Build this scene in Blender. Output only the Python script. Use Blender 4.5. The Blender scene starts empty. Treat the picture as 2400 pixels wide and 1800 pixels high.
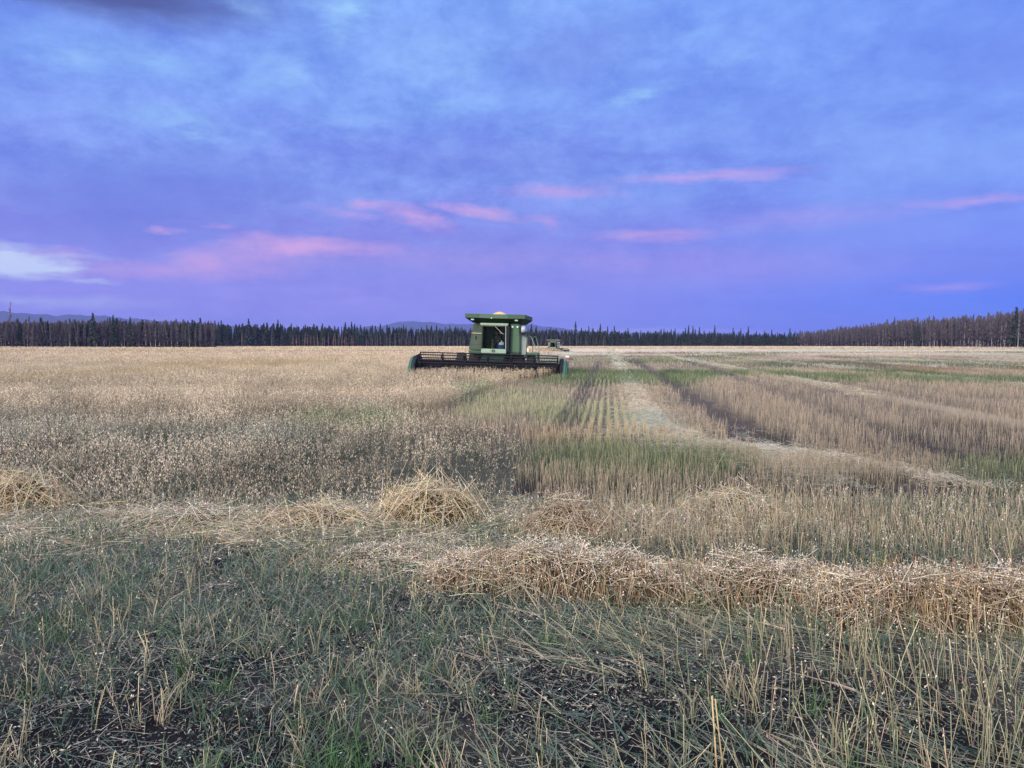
import bpy, bmesh, math, random
import numpy as np
from mathutils import Vector, Matrix

random.seed(7)
RNG = np.random.default_rng(11)
sc = bpy.context.scene
C = sc.collection
R = math.radians

# ------------------------------------------------------------------ camera
CAM_H = 2.0
cd = bpy.data.cameras.new("camera")
cam = bpy.data.objects.new("camera", cd)
C.objects.link(cam)
cam.location = (0, 0, CAM_H)
cam.rotation_euler = (R(90 - 2.94), 0, 0)
cd.sensor_width = 36.0
cd.lens = 27.2
cd.clip_start = 0.05
cd.clip_end = 40000
sc.camera = cam

sc.view_settings.view_transform = 'Standard'
sc.view_settings.look = 'None'
sc.view_settings.exposure = 0.50
sc.view_settings.gamma = 1.0
sc.render.engine = 'CYCLES'
sc.cycles.use_denoising = True
sc.cycles.max_bounces = 5
sc.cycles.diffuse_bounces = 2
sc.cycles.transparent_max_bounces = 8
sc.cycles.volume_bounces = 0

# ------------------------------------------------------------------ sun
SUN_AZ, SUN_EL = 215.0, 24.0     # azimuth clockwise from +Y (view axis), low behind the camera's left shoulder
sl = bpy.data.lights.new("sun", 'SUN')
sl.energy = 3.0
sl.angle = R(12)
sl.color = (1.0, 0.87, 0.72)
so = bpy.data.objects.new("sun", sl)
C.objects.link(so)
sdir = Vector((math.sin(R(SUN_AZ)) * math.cos(R(SUN_EL)), math.cos(R(SUN_AZ)) * math.cos(R(SUN_EL)), math.sin(R(SUN_EL))))
so.rotation_euler = sdir.to_track_quat('Z', 'Y').to_euler()
so.location = sdir * 200


# ------------------------------------------------------------------ world
def s2l(r, g, b):
    f = lambda c: (c / 255 / 12.92) if c / 255 <= 0.04045 else ((c / 255 + 0.055) / 1.055) ** 2.4
    return (f(r), f(g), f(b))


def build_world():
    w = bpy.data.worlds.new("World")
    sc.world = w
    w.use_nodes = True
    nt = w.node_tree
    nt.nodes.clear()
    N, L = nt.nodes.new, nt.links.new

    def math_(op, a, b=None, clamp=False):
        n = N('ShaderNodeMath'); n.operation = op; n.use_clamp = clamp
        for i, v in enumerate((a, b)):
            if v is None: continue
            if isinstance(v, (int, float)): n.inputs[i].default_value = v
            else: L(v, n.inputs[i])
        return n.outputs[0]

    def mixc(f, a, b, mode='MIX'):
        n = N('ShaderNodeMix'); n.data_type = 'RGBA'; n.blend_type = mode
        if isinstance(f, (int, float)): n.inputs[0].default_value = f
        else: L(f, n.inputs[0])
        for i, v in ((6, a), (7, b)):
            if isinstance(v, tuple): n.inputs[i].default_value = (*v, 1)
            else: L(v, n.inputs[i])
        return n.outputs[2]

    def ramp(f, stops, interp='EASE'):
        n = N('ShaderNodeValToRGB'); n.color_ramp.interpolation = interp
        cr = n.color_ramp
        while len(cr.elements) < len(stops): cr.elements.new(0.5)
        for e, (p, c) in zip(cr.elements, stops):
            e.position = p; e.color = (*c, 1) if isinstance(c, tuple) else (c, c, c, 1)
        L(f, n.inputs[0])
        return n.outputs[0]

    tc = N('ShaderNodeTexCoord')
    sx = N('ShaderNodeSeparateXYZ'); L(tc.outputs['Generated'], sx.inputs[0])
    X, Y, Z = sx.outputs
    az = math_('ARCTAN2', X, Y)
    hyp = math_('SQRT', math_('ADD', math_('MULTIPLY', X, X), math_('MULTIPLY', Y, Y)))
    el = math_('ARCTAN2', Z, hyp)
    # cloud layer coordinates: the direction projected on a high flat layer
    zc = math_('ADD', math_('MAXIMUM', Z, 0.0), 0.13)
    cp = N('ShaderNodeCombineXYZ'); L(math_('DIVIDE', X, zc), cp.inputs[0]); L(math_('DIVIDE', Y, zc), cp.inputs[1])

    def noise(vec, scale, detail=5, rough=0.55, dist=0.0):
        n = N('ShaderNodeTexNoise'); L(vec, n.inputs['Vector'])
        n.inputs['Scale'].default_value = scale; n.inputs['Detail'].default_value = detail
        n.inputs['Roughness'].default_value = rough; n.inputs['Distortion'].default_value = dist
        return n

    n1 = noise(cp.outputs[0], 0.9, 7, 0.66, 0.15).outputs[0]
    n2 = noise(cp.outputs[0], 3.2, 7, 0.66, 0.1).outputs[0]
    # (az, el) with a little turbulence, where the single cloud streaks sit
    ae = N('ShaderNodeCombineXYZ'); L(az, ae.inputs[0]); L(el, ae.inputs[1])
    st = N('ShaderNodeMapping'); st.inputs['Scale'].default_value = (15, 58, 1); L(ae.outputs[0], st.inputs[0])
    nw = noise(st.outputs[0], 1.0, 7, 0.68).outputs['Color']
    off = N('ShaderNodeVectorMath'); off.operation = 'SUBTRACT'; L(nw, off.inputs[0]); off.inputs[1].default_value = (0.5, 0.5, 0.5)
    offs = N('ShaderNodeVectorMath'); offs.operation = 'MULTIPLY'; L(off.outputs[0], offs.inputs[0]); offs.inputs[1].default_value = (0.085, 0.024, 0)
    pw = N('ShaderNodeVectorMath'); pw.operation = 'ADD'; L(ae.outputs[0], pw.inputs[0]); L(offs.outputs[0], pw.inputs[1])

    def blobs(lst, soft=False):
        acc = None
        for (a, e, ha, he, rot, wt) in lst:
            m = N('ShaderNodeMapping'); m.vector_type = 'TEXTURE'
            m.inputs['Location'].default_value = (R(a), R(e), 0)
            m.inputs['Rotation'].default_value = (0, 0, R(rot))
            m.inputs['Scale'].default_value = (R(ha) * 1.5, R(he) * 1.5, 1)
            L(pw.outputs[0], m.inputs[0])
            g = N('ShaderNodeTexGradient'); g.gradient_type = 'SPHERICAL'
            L(m.outputs[0], g.inputs[0])
            v = math_('MULTIPLY', g.outputs['Fac'], wt)
            acc = v if acc is None else math_('ADD', acc, v)
        return acc

    # ---- base colour by elevation, as under a thin violet-blue evening cloud deck
    base = ramp(math_('DIVIDE', el, R(45)), [
        (0.0, s2l(146, 146, 240)), (0.06, s2l(146, 138, 236)), (0.17, s2l(126, 124, 226)), (0.27, s2l(115, 132, 234)),
        (0.40, s2l(114, 146, 242)), (0.58, s2l(112, 152, 246)), (1.0, s2l(120, 158, 240))])
    # to the right it is a clearer blue
    rightf = math_('MULTIPLY', math_('ADD', az, R(2)), 1.5, clamp=True)
    blue = ramp(math_('DIVIDE', el, R(45)), [
        (0.0, s2l(10, 96, 255)), (0.05, s2l(48, 116, 255)), (0.12, s2l(108, 130, 244)), (0.30, s2l(108, 138, 240)),
        (0.6, s2l(112, 150, 250)), (1.0, s2l(116, 156, 244))])
    base = mixc(rightf, base, blue)
    # cloud texture: broad lighter / darker cells plus finer puffs, weaker towards the horizon and to the right
    hi = ramp(math_('DIVIDE', el, R(24)), [(0.15, 0.15), (0.55, 1.0)])
    cell = ramp(n1, [(0.36, 0.0), (0.62, 1.0)])
    base = mixc(math_('MULTIPLY', math_('MULTIPLY', cell, hi), 0.55), base, s2l(136, 170, 252))
    dk = ramp(n1, [(0.30, 1.0), (0.50, 0.0)])
    base = mixc(math_('MULTIPLY', dk, 0.35), base, s2l(104, 122, 228))
    fine = ramp(n2, [(0.54, 0.0), (0.76, 1.0)])
    fl = math_('MULTIPLY', math_('MULTIPLY', fine, hi), math_('SUBTRACT', 1.0, math_('MULTIPLY', rightf, 0.75)))
    base = mixc(math_('MULTIPLY', fl, 0.38), base, s2l(138, 172, 248))
    fine2 = ramp(n2, [(0.40, 0.15), (0.66, 1.0)])
    # mottled broken texture of the deck
    rot = N('ShaderNodeMapping'); rot.inputs['Rotation'].default_value = (0, 0, R(-14)); rot.inputs['Scale'].default_value = (13, 19, 1); L(ae.outputs[0], rot.inputs[0])
    n3 = noise(rot.outputs[0], 1.0, 8, 0.70, 0.15).outputs[0]
    mot = ramp(n3, [(0.36, 0.0), (0.64, 1.0)], 'LINEAR')
    motf = math_('MULTIPLY', math_('ADD', math_('MULTIPLY', hi, 0.75), 0.25), math_('SUBTRACT', 1.0, math_('MULTIPLY', rightf, 0.55)))
    base = mixc(motf, base, mixc(mot, mixc(1.0, base, (0.80, 0.82, 0.90), 'MULTIPLY'), mixc(1.0, base, (1.24, 1.18, 1.05), 'MULTIPLY')))
    # broad dark patches
    d1 = blobs([(-24, 10.8, 9, 1.7, 2, 1.0), (-27, 8.2, 8, 1.5, 0, .9), (4.8, 20.3, 5, 2.0, 8, .6), (-1.9, 13.1, 8.4, 1.1, 0, .55), (-30, 22, 12, 2.2, -3, .6)])
    base = mixc(math_('MULTIPLY', d1, 0.7, clamp=True), base, s2l(100, 112, 216))
    corner = blobs([(-32, 23.6, 13, 2.6, -3, 1.7), (-31, 22, 9, 1.4, -4, .8)])
    base = mixc(math_('MULTIPLY', corner, 0.9, clamp=True), base, s2l(78, 88, 156))
    # pale cyan breaks high up
    cy = blobs([(-12.1, 21.2, 1.6, 1.1, 25, .95), (-11.6, 22.7, 2.5, 1.0, -10, .9), (-18.3, 22.3, 1.3, 1.0, 0, 1.1), (13.3, 20.9, 1.3, .4, 0, 1.0),
                (15.5, 19.6, 1.6, .6, 8, 1.0), (11.1, 18.0, 3.4, .5, 14, .8), (8.2, 17.2, 1.8, .4, 12, .7), (0.1, 22.9, 1.2, .9, 0, .9),
                (-22.6, 14.4, 5, 1.0, -8, .7), (-29.8, 17.9, 3.2, .9, -6, .8), (-7.9, 16.3, 5.5, .7, 6, .65), (-16.5, 18.4, 2.4, 1.4, 20, .7), (-6, 20, 5, 1.4, 10, .5), (-25, 18.5, 4, 1.0, -15, .5)])
    cyf = math_('MULTIPLY', cy, math_('MULTIPLY', fine2, 1.0), clamp=True)
    base = mixc(cyf, base, s2l(150, 192, 250))
    # pink streaks catching the last light
    pk = blobs([(-14.2, 7.0, 4.8, .62, -2, 1.25), (-18.0, 6.2, 4.2, 1.0, 5, .8), (-24.8, 4.9, 7.6, .55, 0, .8), (-6.8, 9.1, 2.2, .62, -16, 1.15),
                (-2.2, 9.6, 2.9, .40, -8, 1.2), (-10.6, 10.0, 1.4, .30, 0, .9), (3.7, 11.0, 3.8, .5, -2, .8), (13.8, 11.7, 5.8, .40, 1, .8),
                (10.2, 7.8, 4.0, .42, -1, .85), (30.7, 9.0, 3.0, .30, 0, .8), (-23.9, 7.6, .8, .2, 0, .9), (-21.0, 8.0, .9, .16, 3, .6),
                (20.9, 8.6, 6, .7, 2, .3), (29.3, 3.6, 2.6, .3, 0, .5), (-29.9, 5.8, 1.3, .4, 0, .75), (-12.2, 9.3, 2.1, .3, -5, .5),
                (2.5, 8.9, 1.0, .4, -25, .5), (-1.9, 6.2, 13, .9, 0, .28), (15, 5.5, 9, 1.2, 0, .22), (-21.9, 5.7, 2.2, .5, 0, .6)])
    pkt = math_('ADD', 0.45, math_('MULTIPLY', mot, 0.5))
    base = mixc(math_('MULTIPLY', pk, pkt, clamp=True), base, s2l(206, 160, 226))
    # white break low at the left, lavender veil below it
    wh = blobs([(-33.6, 5.1, 3.2, .80, -4, 2.6), (-30.6, 4.9, 2.0, .28, 0, .6), (-29.6, 5.6, 2.0, .22, 0, .6), (-30.9, 2.7, 6, .4, 0, .5), (-28.6, 4.1, 1.5, .14, -2, .7), (-32.8, 6.2, 2.2, .25, -4, .6)])
    base = mixc(math_('MULTIPLY', wh, math_('ADD', .5, math_('MULTIPLY', mot, .5)), clamp=True), base, s2l(196, 206, 248))
    lw = blobs([(6.6, .98, 3.6, .18, 0, .9), (12, .95, 3.4, .16, 0, .9), (17, .8, 3, .18, 0, .6)])
    base = mixc(math_('MULTIPLY', lw, .8, clamp=True), base, s2l(164, 172, 244))
    base = mixc(1.0, base, (0.80, 0.85, 0.75), 'MULTIPLY')
    # physical sky underneath, showing through the deck a little
    sky = N('ShaderNodeTexSky'); sky.sky_type = 'NISHITA'; sky.sun_disc = False
    sky.sun_elevation = R(SUN_EL); sky.sun_rotation = R(SUN_AZ)
    skyb = N('ShaderNodeVectorMath'); skyb.operation = 'SCALE'; L(sky.outputs[0], skyb.inputs[0]); skyb.inputs['Scale'].default_value = 0.05
    # the western half of the sky, behind the camera, still carries the bright pale afterglow
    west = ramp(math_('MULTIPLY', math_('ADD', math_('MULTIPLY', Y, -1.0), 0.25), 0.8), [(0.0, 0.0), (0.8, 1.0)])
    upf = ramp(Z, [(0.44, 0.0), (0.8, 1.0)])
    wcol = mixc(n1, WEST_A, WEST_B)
    col = mixc(upf, base, ZENITH)
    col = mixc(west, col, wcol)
    col = mixc(0.04, col, skyb.outputs[0])
    bg = N('ShaderNodeBackground'); L(col, bg.inputs[0]); bg.inputs[1].default_value = 1.0
    out = N('ShaderNodeOutputWorld'); L(bg.outputs[0], out.inputs[0])
    try:
        w.cycles.sampling_method = 'MANUAL'; w.cycles.sample_map_resolution = 512
    except Exception:
        pass


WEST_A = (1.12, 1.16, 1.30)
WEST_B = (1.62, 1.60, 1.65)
ZENITH = (0.62, 0.78, 1.2)
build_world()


# ------------------------------------------------------------------ helpers: tagging
def tag(o, label, cat=None, group=None, kind=None):
    o['label'] = label
    if cat: o['category'] = cat
    if group: o['group'] = group
    if kind: o['kind'] = kind
    return o


def empty(name, loc=(0, 0, 0), rot=(0, 0, 0)):
    o = bpy.data.objects.new(name, None)
    o.empty_display_size = 0.3
    C.objects.link(o)
    o.location = loc
    o.rotation_euler = rot
    return o


def copy_tree(o, parent=None):
    c = o.copy()
    C.objects.link(c)
    c.parent = parent
    for ch in [x for x in bpy.data.objects if x.parent == o]:
        copy_tree(ch, c)
    return c


# ------------------------------------------------------------------ helpers: materials
def principled(name, col, rough=0.6, metal=0.0, spec=0.4):
    m = bpy.data.materials.new(name)
    m.use_nodes = True
    b = m.node_tree.nodes['Principled BSDF']
    b.inputs['Base Color'].default_value = (*col, 1)
    b.inputs['Roughness'].default_value = rough
    b.inputs['Metallic'].default_value = metal
    b.inputs['Specular IOR Level'].default_value = spec
    return m


def worn(name, col, dust, amount=0.35, scale=3.0, rough=0.5, spec=0.4):
    """paint with dust and wear breaking it up"""
    m = principled(name, col, rough, 0, spec)
    nt = m.node_tree
    b = nt.nodes['Principled BSDF']
    tc = nt.nodes.new('ShaderNodeTexCoord')
    n1 = nt.nodes.new('ShaderNodeTexNoise'); n1.inputs['Scale'].default_value = scale; n1.inputs['Detail'].default_value = 6
    n1.inputs['Roughness'].default_value = 0.65
    mp = nt.nodes.new('ShaderNodeMapping'); mp.inputs['Scale'].default_value = (1, 1, 0.45)
    nt.links.new(tc.outputs['Object'], mp.inputs[0]); nt.links.new(mp.outputs[0], n1.inputs[0])
    r = nt.nodes.new('ShaderNodeValToRGB')
    r.color_ramp.elements[0].position = 0.32; r.color_ramp.elements[1].position = 0.72
    r.color_ramp.elements[1].color = (amount * 1.7, amount * 1.7, amount * 1.7, 1)
    r.color_ramp.elements[0].color = (amount * 0.25,) * 3 + (1,)
    nt.links.new(n1.outputs[0], r.inputs[0])
    mx = nt.nodes.new('ShaderNodeMix'); mx.data_type = 'RGBA'
    mx.inputs[6].default_value = (*col, 1); mx.inputs[7].default_value = (*dust, 1)
    nt.links.new(r.outputs[0], mx.inputs[0]); nt.links.new(mx.outputs[2], b.inputs['Base Color'])
    rr = nt.nodes.new('ShaderNodeMapRange'); rr.inputs[3].default_value = rough - 0.12; rr.inputs[4].default_value = rough + 0.25
    nt.links.new(n1.outputs[0], rr.inputs[0]); nt.links.new(rr.outputs[0], b.inputs['Roughness'])
    return m


def plant_mat(name, trans=0.25, rough=0.75):
    """per-stem colour from the mesh, some light passing through"""
    m = bpy.data.materials.new(name)
    m.use_nodes = True
    nt = m.node_tree
    b = nt.nodes['Principled BSDF']
    a = nt.nodes.new('ShaderNodeAttribute'); a.attribute_name = 'Col'
    nt.links.new(a.outputs['Color'], b.inputs['Base Color'])
    b.inputs['Roughness'].default_value = rough
    b.inputs['Specular IOR Level'].default_value = 0.25
    if trans > 0:
        t = nt.nodes.new('ShaderNodeBsdfTranslucent'); nt.links.new(a.outputs['Color'], t.inputs[0])
        mx = nt.nodes.new('ShaderNodeMixShader'); mx.inputs[0].default_value = trans
        nt.links.new(b.outputs[0], mx.inputs[1]); nt.links.new(t.outputs[0], mx.inputs[2])
        nt.links.new(mx.outputs[0], nt.nodes['Material Output'].inputs[0])
    return m


M = {}
M['plant'] = plant_mat('straw_and_stems')
M['leaf'] = plant_mat('needles_and_twigs', 0.1, 0.85)
M['green'] = worn('green_paint', (0.010, 0.060, 0.027), (0.06, 0.085, 0.058), 0.22, 2.2)
M['green_worn'] = worn('worn_green_paint', (0.022, 0.090, 0.048), (0.08, 0.115, 0.08), 0.3, 2.6)
M['green_dusty'] = worn('dusty_green_paint', (0.034, 0.062, 0.043), (0.08, 0.098, 0.08), 0.45, 1.7, 0.75, .25)
M['green_pale'] = worn('pale_green_paint', (0.16, 0.29, 0.205), (0.28, 0.31, 0.26), 0.35, 3.5)
M['green_dark'] = worn('dark_green_paint', (0.008, 0.035, 0.017), (0.04, 0.05, 0.04), 0.25, 3, .6, .25)
M['teal'] = worn('divider_green_paint', (0.011, 0.072, 0.05), (0.06, 0.10, 0.08), 0.25, 3)
M['black'] = worn('black_steel', (0.006, 0.006, 0.012), (0.022, 0.022, 0.03), 0.3, 5, 0.7, .2)
M['rubber'] = worn('tyre_rubber', (0.012, 0.012, 0.014), (0.07, 0.06, 0.05), 0.3, 4, 0.85)
M['interior'] = principled('cab_interior', (0.010, 0.011, 0.013), 0.8)
M['grey_glass'] = worn('dusty_door_glass', (0.13, 0.17, 0.17), (0.24, 0.25, 0.24), 0.5, 2.5, 0.35)
M['white'] = principled('lamp_lens', (0.62, 0.65, 0.68), 0.35)
M['lens'] = principled('unlit_lens', (0.30, 0.33, 0.35), 0.4)
M['cream'] = worn('cream_plastic', (0.62, 0.6, 0.45), (0.4, 0.36, 0.28), 0.3, 6)
M['yellow'] = worn('rim_yellow', (0.45, 0.30, 0.03), (0.2, 0.17, 0.1), 0.3, 5)
M['blue'] = principled('blue_plastic', (0.01, 0.025, 0.22), 0.4)
M['red'] = principled('red_decal', (0.4, 0.05, 0.03), 0.5)
M['decal'] = principled('pale_decal', (0.42, 0.38, 0.28), 0.6)
M['mirror'] = worn('mirror_shell', (0.30, 0.36, 0.38), (0.4, 0.4, 0.38), 0.3, 6, 0.4)
M['skin'] = principled('skin', (0.42, 0.24, 0.17), 0.6)
M['cloth'] = principled('dark_cloth', (0.03, 0.035, 0.045), 0.9)
M['rail'] = worn('rail_paint', (0.16, 0.24, 0.20), (0.3, 0.3, 0.27), 0.4, 4)


def glass_mat():
    m = bpy.data.materials.new('cab_glass')
    m.use_nodes = True
    nt = m.node_tree
    nt.nodes.remove(nt.nodes['Principled BSDF'])
    tr = nt.nodes.new('ShaderNodeBsdfTransparent'); tr.inputs[0].default_value = (0.75, 0.8, 0.8, 1)
    gl = nt.nodes.new('ShaderNodeBsdfGlossy'); gl.inputs['Roughness'].default_value = 0.03
    fr = nt.nodes.new('ShaderNodeFresnel'); fr.inputs[0].default_value = 1.12
    mx = nt.nodes.new('ShaderNodeMixShader')
    nt.links.new(fr.outputs[0], mx.inputs[0]); nt.links.new(tr.outputs[0], mx.inputs[1]); nt.links.new(gl.outputs[0], mx.inputs[2])
    nt.links.new(mx.outputs[0], nt.nodes['Material Output'].inputs[0])
    return m


M['glass'] = glass_mat()


def grain_mat():
    m = worn('oat_grain', (0.60, 0.42, 0.20), (0.45, 0.30, 0.13), 0.5, 30, 0.8)
    return m


M['grain'] = grain_mat()


# ------------------------------------------------------------------ helpers: numpy noise
def vnoise(x, y, seed=0):
    xi = np.floor(x).astype(np.int64); yi = np.floor(y).astype(np.int64)
    xf = x - xi; yf = y - yi
    xf = xf * xf * (3 - 2 * xf); yf = yf * yf * (3 - 2 * yf)

    def h(a, b):
        v = (a * 374761393 + b * 668265263 + seed * 974634777) & 0xffffffff
        v = ((v ^ (v >> 13)) * 1274126177) & 0xffffffff
        v = (v ^ (v >> 16)) & 0xffff
        return v / 65535.0
    a = h(xi, yi) * (1 - xf) + h(xi + 1, yi) * xf
    b = h(xi, yi + 1) * (1 - xf) + h(xi + 1, yi + 1) * xf
    return a * (1 - yf) + b * yf


def fbm(x, y, seed=0, oct=4):
    s = np.zeros_like(x, dtype=float); a = 0.5; t = 0
    for i in range(oct):
        s += a * vnoise(x * 2 ** i, y * 2 ** i, seed + i * 17); t += a; a *= 0.5
    return s / t


def smooth(a, b, x):
    t = np.clip((x - a) / (b - a), 0, 1)
    return t * t * (3 - 2 * t)


# ------------------------------------------------------------------ helpers: big quad meshes
class Bucket:
    def __init__(s):
        s.V, s.F, s.K, s.n = [], [], [], 0

    def add(s, v, quads, c):
        n, m = v.shape[:2]
        if n == 0: return
        q = np.asarray(quads, dtype=np.int64)
        f = (s.n + np.arange(n) * m)[:, None, None] + q[None]
        s.V.append(v.reshape(-1, 3)); s.F.append(f.reshape(-1, 4)); s.K.append(np.broadcast_to(c, v.shape).reshape(-1, 3))
        s.n += n * m

    def mesh(s, name, mat):
        me = bpy.data.meshes.new(name)
        if s.n == 0: return me
        v = np.concatenate(s.V).astype(np.float32); f = np.concatenate(s.F).astype(np.int32)
        k = np.clip(np.concatenate(s.K), 0, 1)
        me.vertices.add(len(v)); me.vertices.foreach_set('co', v.ravel())
        me.loops.add(len(f) * 4); me.loops.foreach_set('vertex_index', f.ravel())
        me.polygons.add(len(f)); me.polygons.foreach_set('loop_start', np.arange(len(f), dtype=np.int32) * 4)
        try: me.polygons.foreach_set('loop_total', np.full(len(f), 4, dtype=np.int32))
        except Exception: pass
        a = me.color_attributes.new('Col', 'FLOAT_COLOR', 'POINT')
        a.data.foreach_set('color', np.concatenate([k, np.ones((len(k), 1))], 1).astype(np.float32).ravel())
        me.update(calc_edges=True)
        me.materials.append(mat)
        return me

    def build(s, name, mat, parent=None):
        me = s.mesh(name, mat)
        o = bpy.data.objects.new(name, me)
        C.objects.link(o)
        if parent: o.parent = parent
        return o


def A(x, n):
    x = np.asarray(x, dtype=float)
    return np.broadcast_to(x, (n,) if x.ndim <= 1 and x.shape in ((), (n,)) else (n, x.shape[-1]))


def colarr(c, n):
    c = np.asarray(c, dtype=float)
    return np.broadcast_to(c, (n, 3))


def ribbon(B, base, vec, w0, w1, c0, c1, bend=None, k=2, side=None):
    n = len(base)
    if n == 0: return
    t = np.linspace(0, 1, k + 1)
    P = base[:, None, :] + vec[:, None, :] * t[None, :, None]
    if bend is not None: P = P + bend[:, None, :] * (t ** 2)[None, :, None]
    if side is None:
        a = RNG.uniform(0, math.pi, n)
        side = np.stack([np.cos(a), np.sin(a), np.zeros(n)], 1)
        # keep it off the stem axis for lying stems
        nv = vec / (np.linalg.norm(vec, axis=1, keepdims=True) + 1e-9)
        side = side - nv * np.sum(side * nv, 1, keepdims=True)
        side /= np.linalg.norm(side, axis=1, keepdims=True) + 1e-6
    w0 = A(w0, n); w1 = A(w1, n)
    W = (w0[:, None] * (1 - t) + w1[:, None] * t) * 0.5
    S = side[:, None, :] * W[:, :, None]
    v = np.stack([P - S, P + S], 2).reshape(n, 2 * (k + 1), 3)
    c0 = colarr(c0, n); c1 = colarr(c1, n)
    cc = c0[:, None, :] * (1 - t)[None, :, None] + c1[:, None, :] * t[None, :, None]
    cc = np.repeat(cc, 2, axis=1)
    B.add(v, [[2 * j, 2 * j + 1, 2 * j + 3, 2 * j + 2] for j in range(k)], cc)


def prism(B, base, vec, r0, r1, c0, c1, bend=None, k=1):
    """three-sided stalks"""
    n = len(base)
    if n == 0: return
    t = np.linspace(0, 1, k + 1)
    P = base[:, None, :] + vec[:, None, :] * t[None, :, None]
    if bend is not None: P = P + bend[:, None, :] * (t ** 2)[None, :, None]
    nv = vec / (np.linalg.norm(vec, axis=1, keepdims=True) + 1e-9)
    ref = np.where(np.abs(nv[:, 2:3]) > 0.8, np.array([[1.0, 0, 0]]), np.array([[0, 0, 1.0]]))
    e1 = np.cross(nv, ref); e1 /= np.linalg.norm(e1, axis=1, keepdims=True) + 1e-9
    e2 = np.cross(nv, e1)
    ph = RNG.uniform(0, 6.28, n)
    r0 = A(r0, n); r1 = A(r1, n)
    rad = r0[:, None] * (1 - t) + r1[:, None] * t
    rings = []
    for q in range(3):
        a = ph + q * 2.0944
        d = e1 * np.cos(a)[:, None] + e2 * np.sin(a)[:, None]
        rings.append(P + d[:, None, :] * rad[:, :, None])
    v = np.stack(rings, 2).reshape(n, 3 * (k + 1), 3)
    c0 = colarr(c0, n); c1 = colarr(c1, n)
    cc = c0[:, None, :] * (1 - t)[None, :, None] + c1[:, None, :] * t[None, :, None]
    cc = np.repeat(cc, 3, axis=1)
    qs = [[3 * j + q, 3 * j + (q + 1) % 3, 3 * j + 3 + (q + 1) % 3, 3 * j + 3 + q] for j in range(k) for q in range(3)]
    B.add(v, qs, cc)


def diamond(B, cen, axis, width, c):
    """small leaf / oat husk: four corners"""
    n = len(cen)
    if n == 0: return
    a = RNG.normal(size=(n, 3))
    nv = axis / (np.linalg.norm(axis, axis=1, keepdims=True) + 1e-9)
    a = a - nv * np.sum(a * nv, 1, keepdims=True); a /= np.linalg.norm(a, axis=1, keepdims=True) + 1e-9
    w = a * A(width, n)[:, None] * 0.5
    h = axis * 0.5
    v = np.stack([cen - h, cen + w - h * 0.1, cen + h, cen - w - h * 0.1], 1)
    B.add(v, [[0, 1, 2, 3]], colarr(c, n)[:, None, :])


def jitter(c, n, s=0.18, hue=0.06):
    c = np.asarray(c, dtype=float)
    c = np.broadcast_to(c, (n, 3))
    return np.clip(c * (1 + RNG.normal(0, s, (n, 1))) * (1 + RNG.normal(0, hue, (n, 3))), 0.004, 0.95)


def lerp(a, b, f):
    f = np.asarray(f)[:, None]
    return np.asarray(a) * (1 - f) + np.asarray(b) * f


# ------------------------------------------------------------------ the field: where is what
ROW = 0.125            # drill rows and combine passes run along x = u + ROW * d
SW0, PASS = 1.1, 9.3   # chaff swath of the last pass, width of one pass
EDGE_D = [8.8, 11.5, 15.5, 17.5, 18.6, 20, 24.5, 28.5, 33, 45, 46.5]
EDGE_X = [-0.6, -0.2, -0.2, -0.9, -2.6, -2.1, -1.5, -1.1, -0.35, 2.45, 2.7]


def in_crop(x, d):
    """standing, uncut oats"""
    near = (d > 9.1 + 0.3 * np.sin(x * 1.3) + 0.8 * (vnoise(x * 1.6, d * 1.6, 5) - .5)) & (x < np.interp(d, EDGE_D, EDGE_X) + 1.3 * (vnoise(x * .9, d * .9, 6) - .5) * (d < 20)) & (d < 45.9 - 0.125 * x)
    far = (d >= 45.9 - 0.125 * x) & (x < np.where(d < 216, -11.95, -21.2) + ROW * d)
    end = (d > 330 + 0.1 * x) & (x > -30)                       # an uncut strip along the far forest
    return near | far | end


def swath_u(x, d):
    """signed distance from the nearest chaff swath, and its pass number"""
    c = SW0 + ROW * d
    c = np.where(d < 19.5, c + (19.5 - d) * 0.40 * smooth(19.5, 13, d), c)
    u = x - c
    k = np.round(u / PASS)
    return u - k * PASS, k


def in_track(x, d):
    u, k = swath_u(x, d)
    u2 = x - SW0 - ROW * d
    w = 0.30 + 0.08 * np.sin(d * 1.7)
    t = ((np.abs(u2 + 2.12) < w) & (d > 16.5)) | (np.abs(u2 - 1.95) < w * 1.6) | (np.abs(x - (5.2 + 0.17 * d)) < 0.35)
    u3 = u2 - np.round(u2 / PASS) * PASS
    far = (d > 24) & ((np.abs(u3 + 2.1) < w) | (np.abs(u3 - 2.0) < w))
    return ((d > 12.5) & t) | far


def patch(x, d, cx, cd, rx, rd):
    n = fbm(x * 0.35, d * 0.25, 5)
    r = np.sqrt(((x - cx) / rx) ** 2 + ((d - cd) / rd) ** 2) + (n - 0.5) * 0.9
    return 1 - smooth(0.65, 1.1, r)


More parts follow.
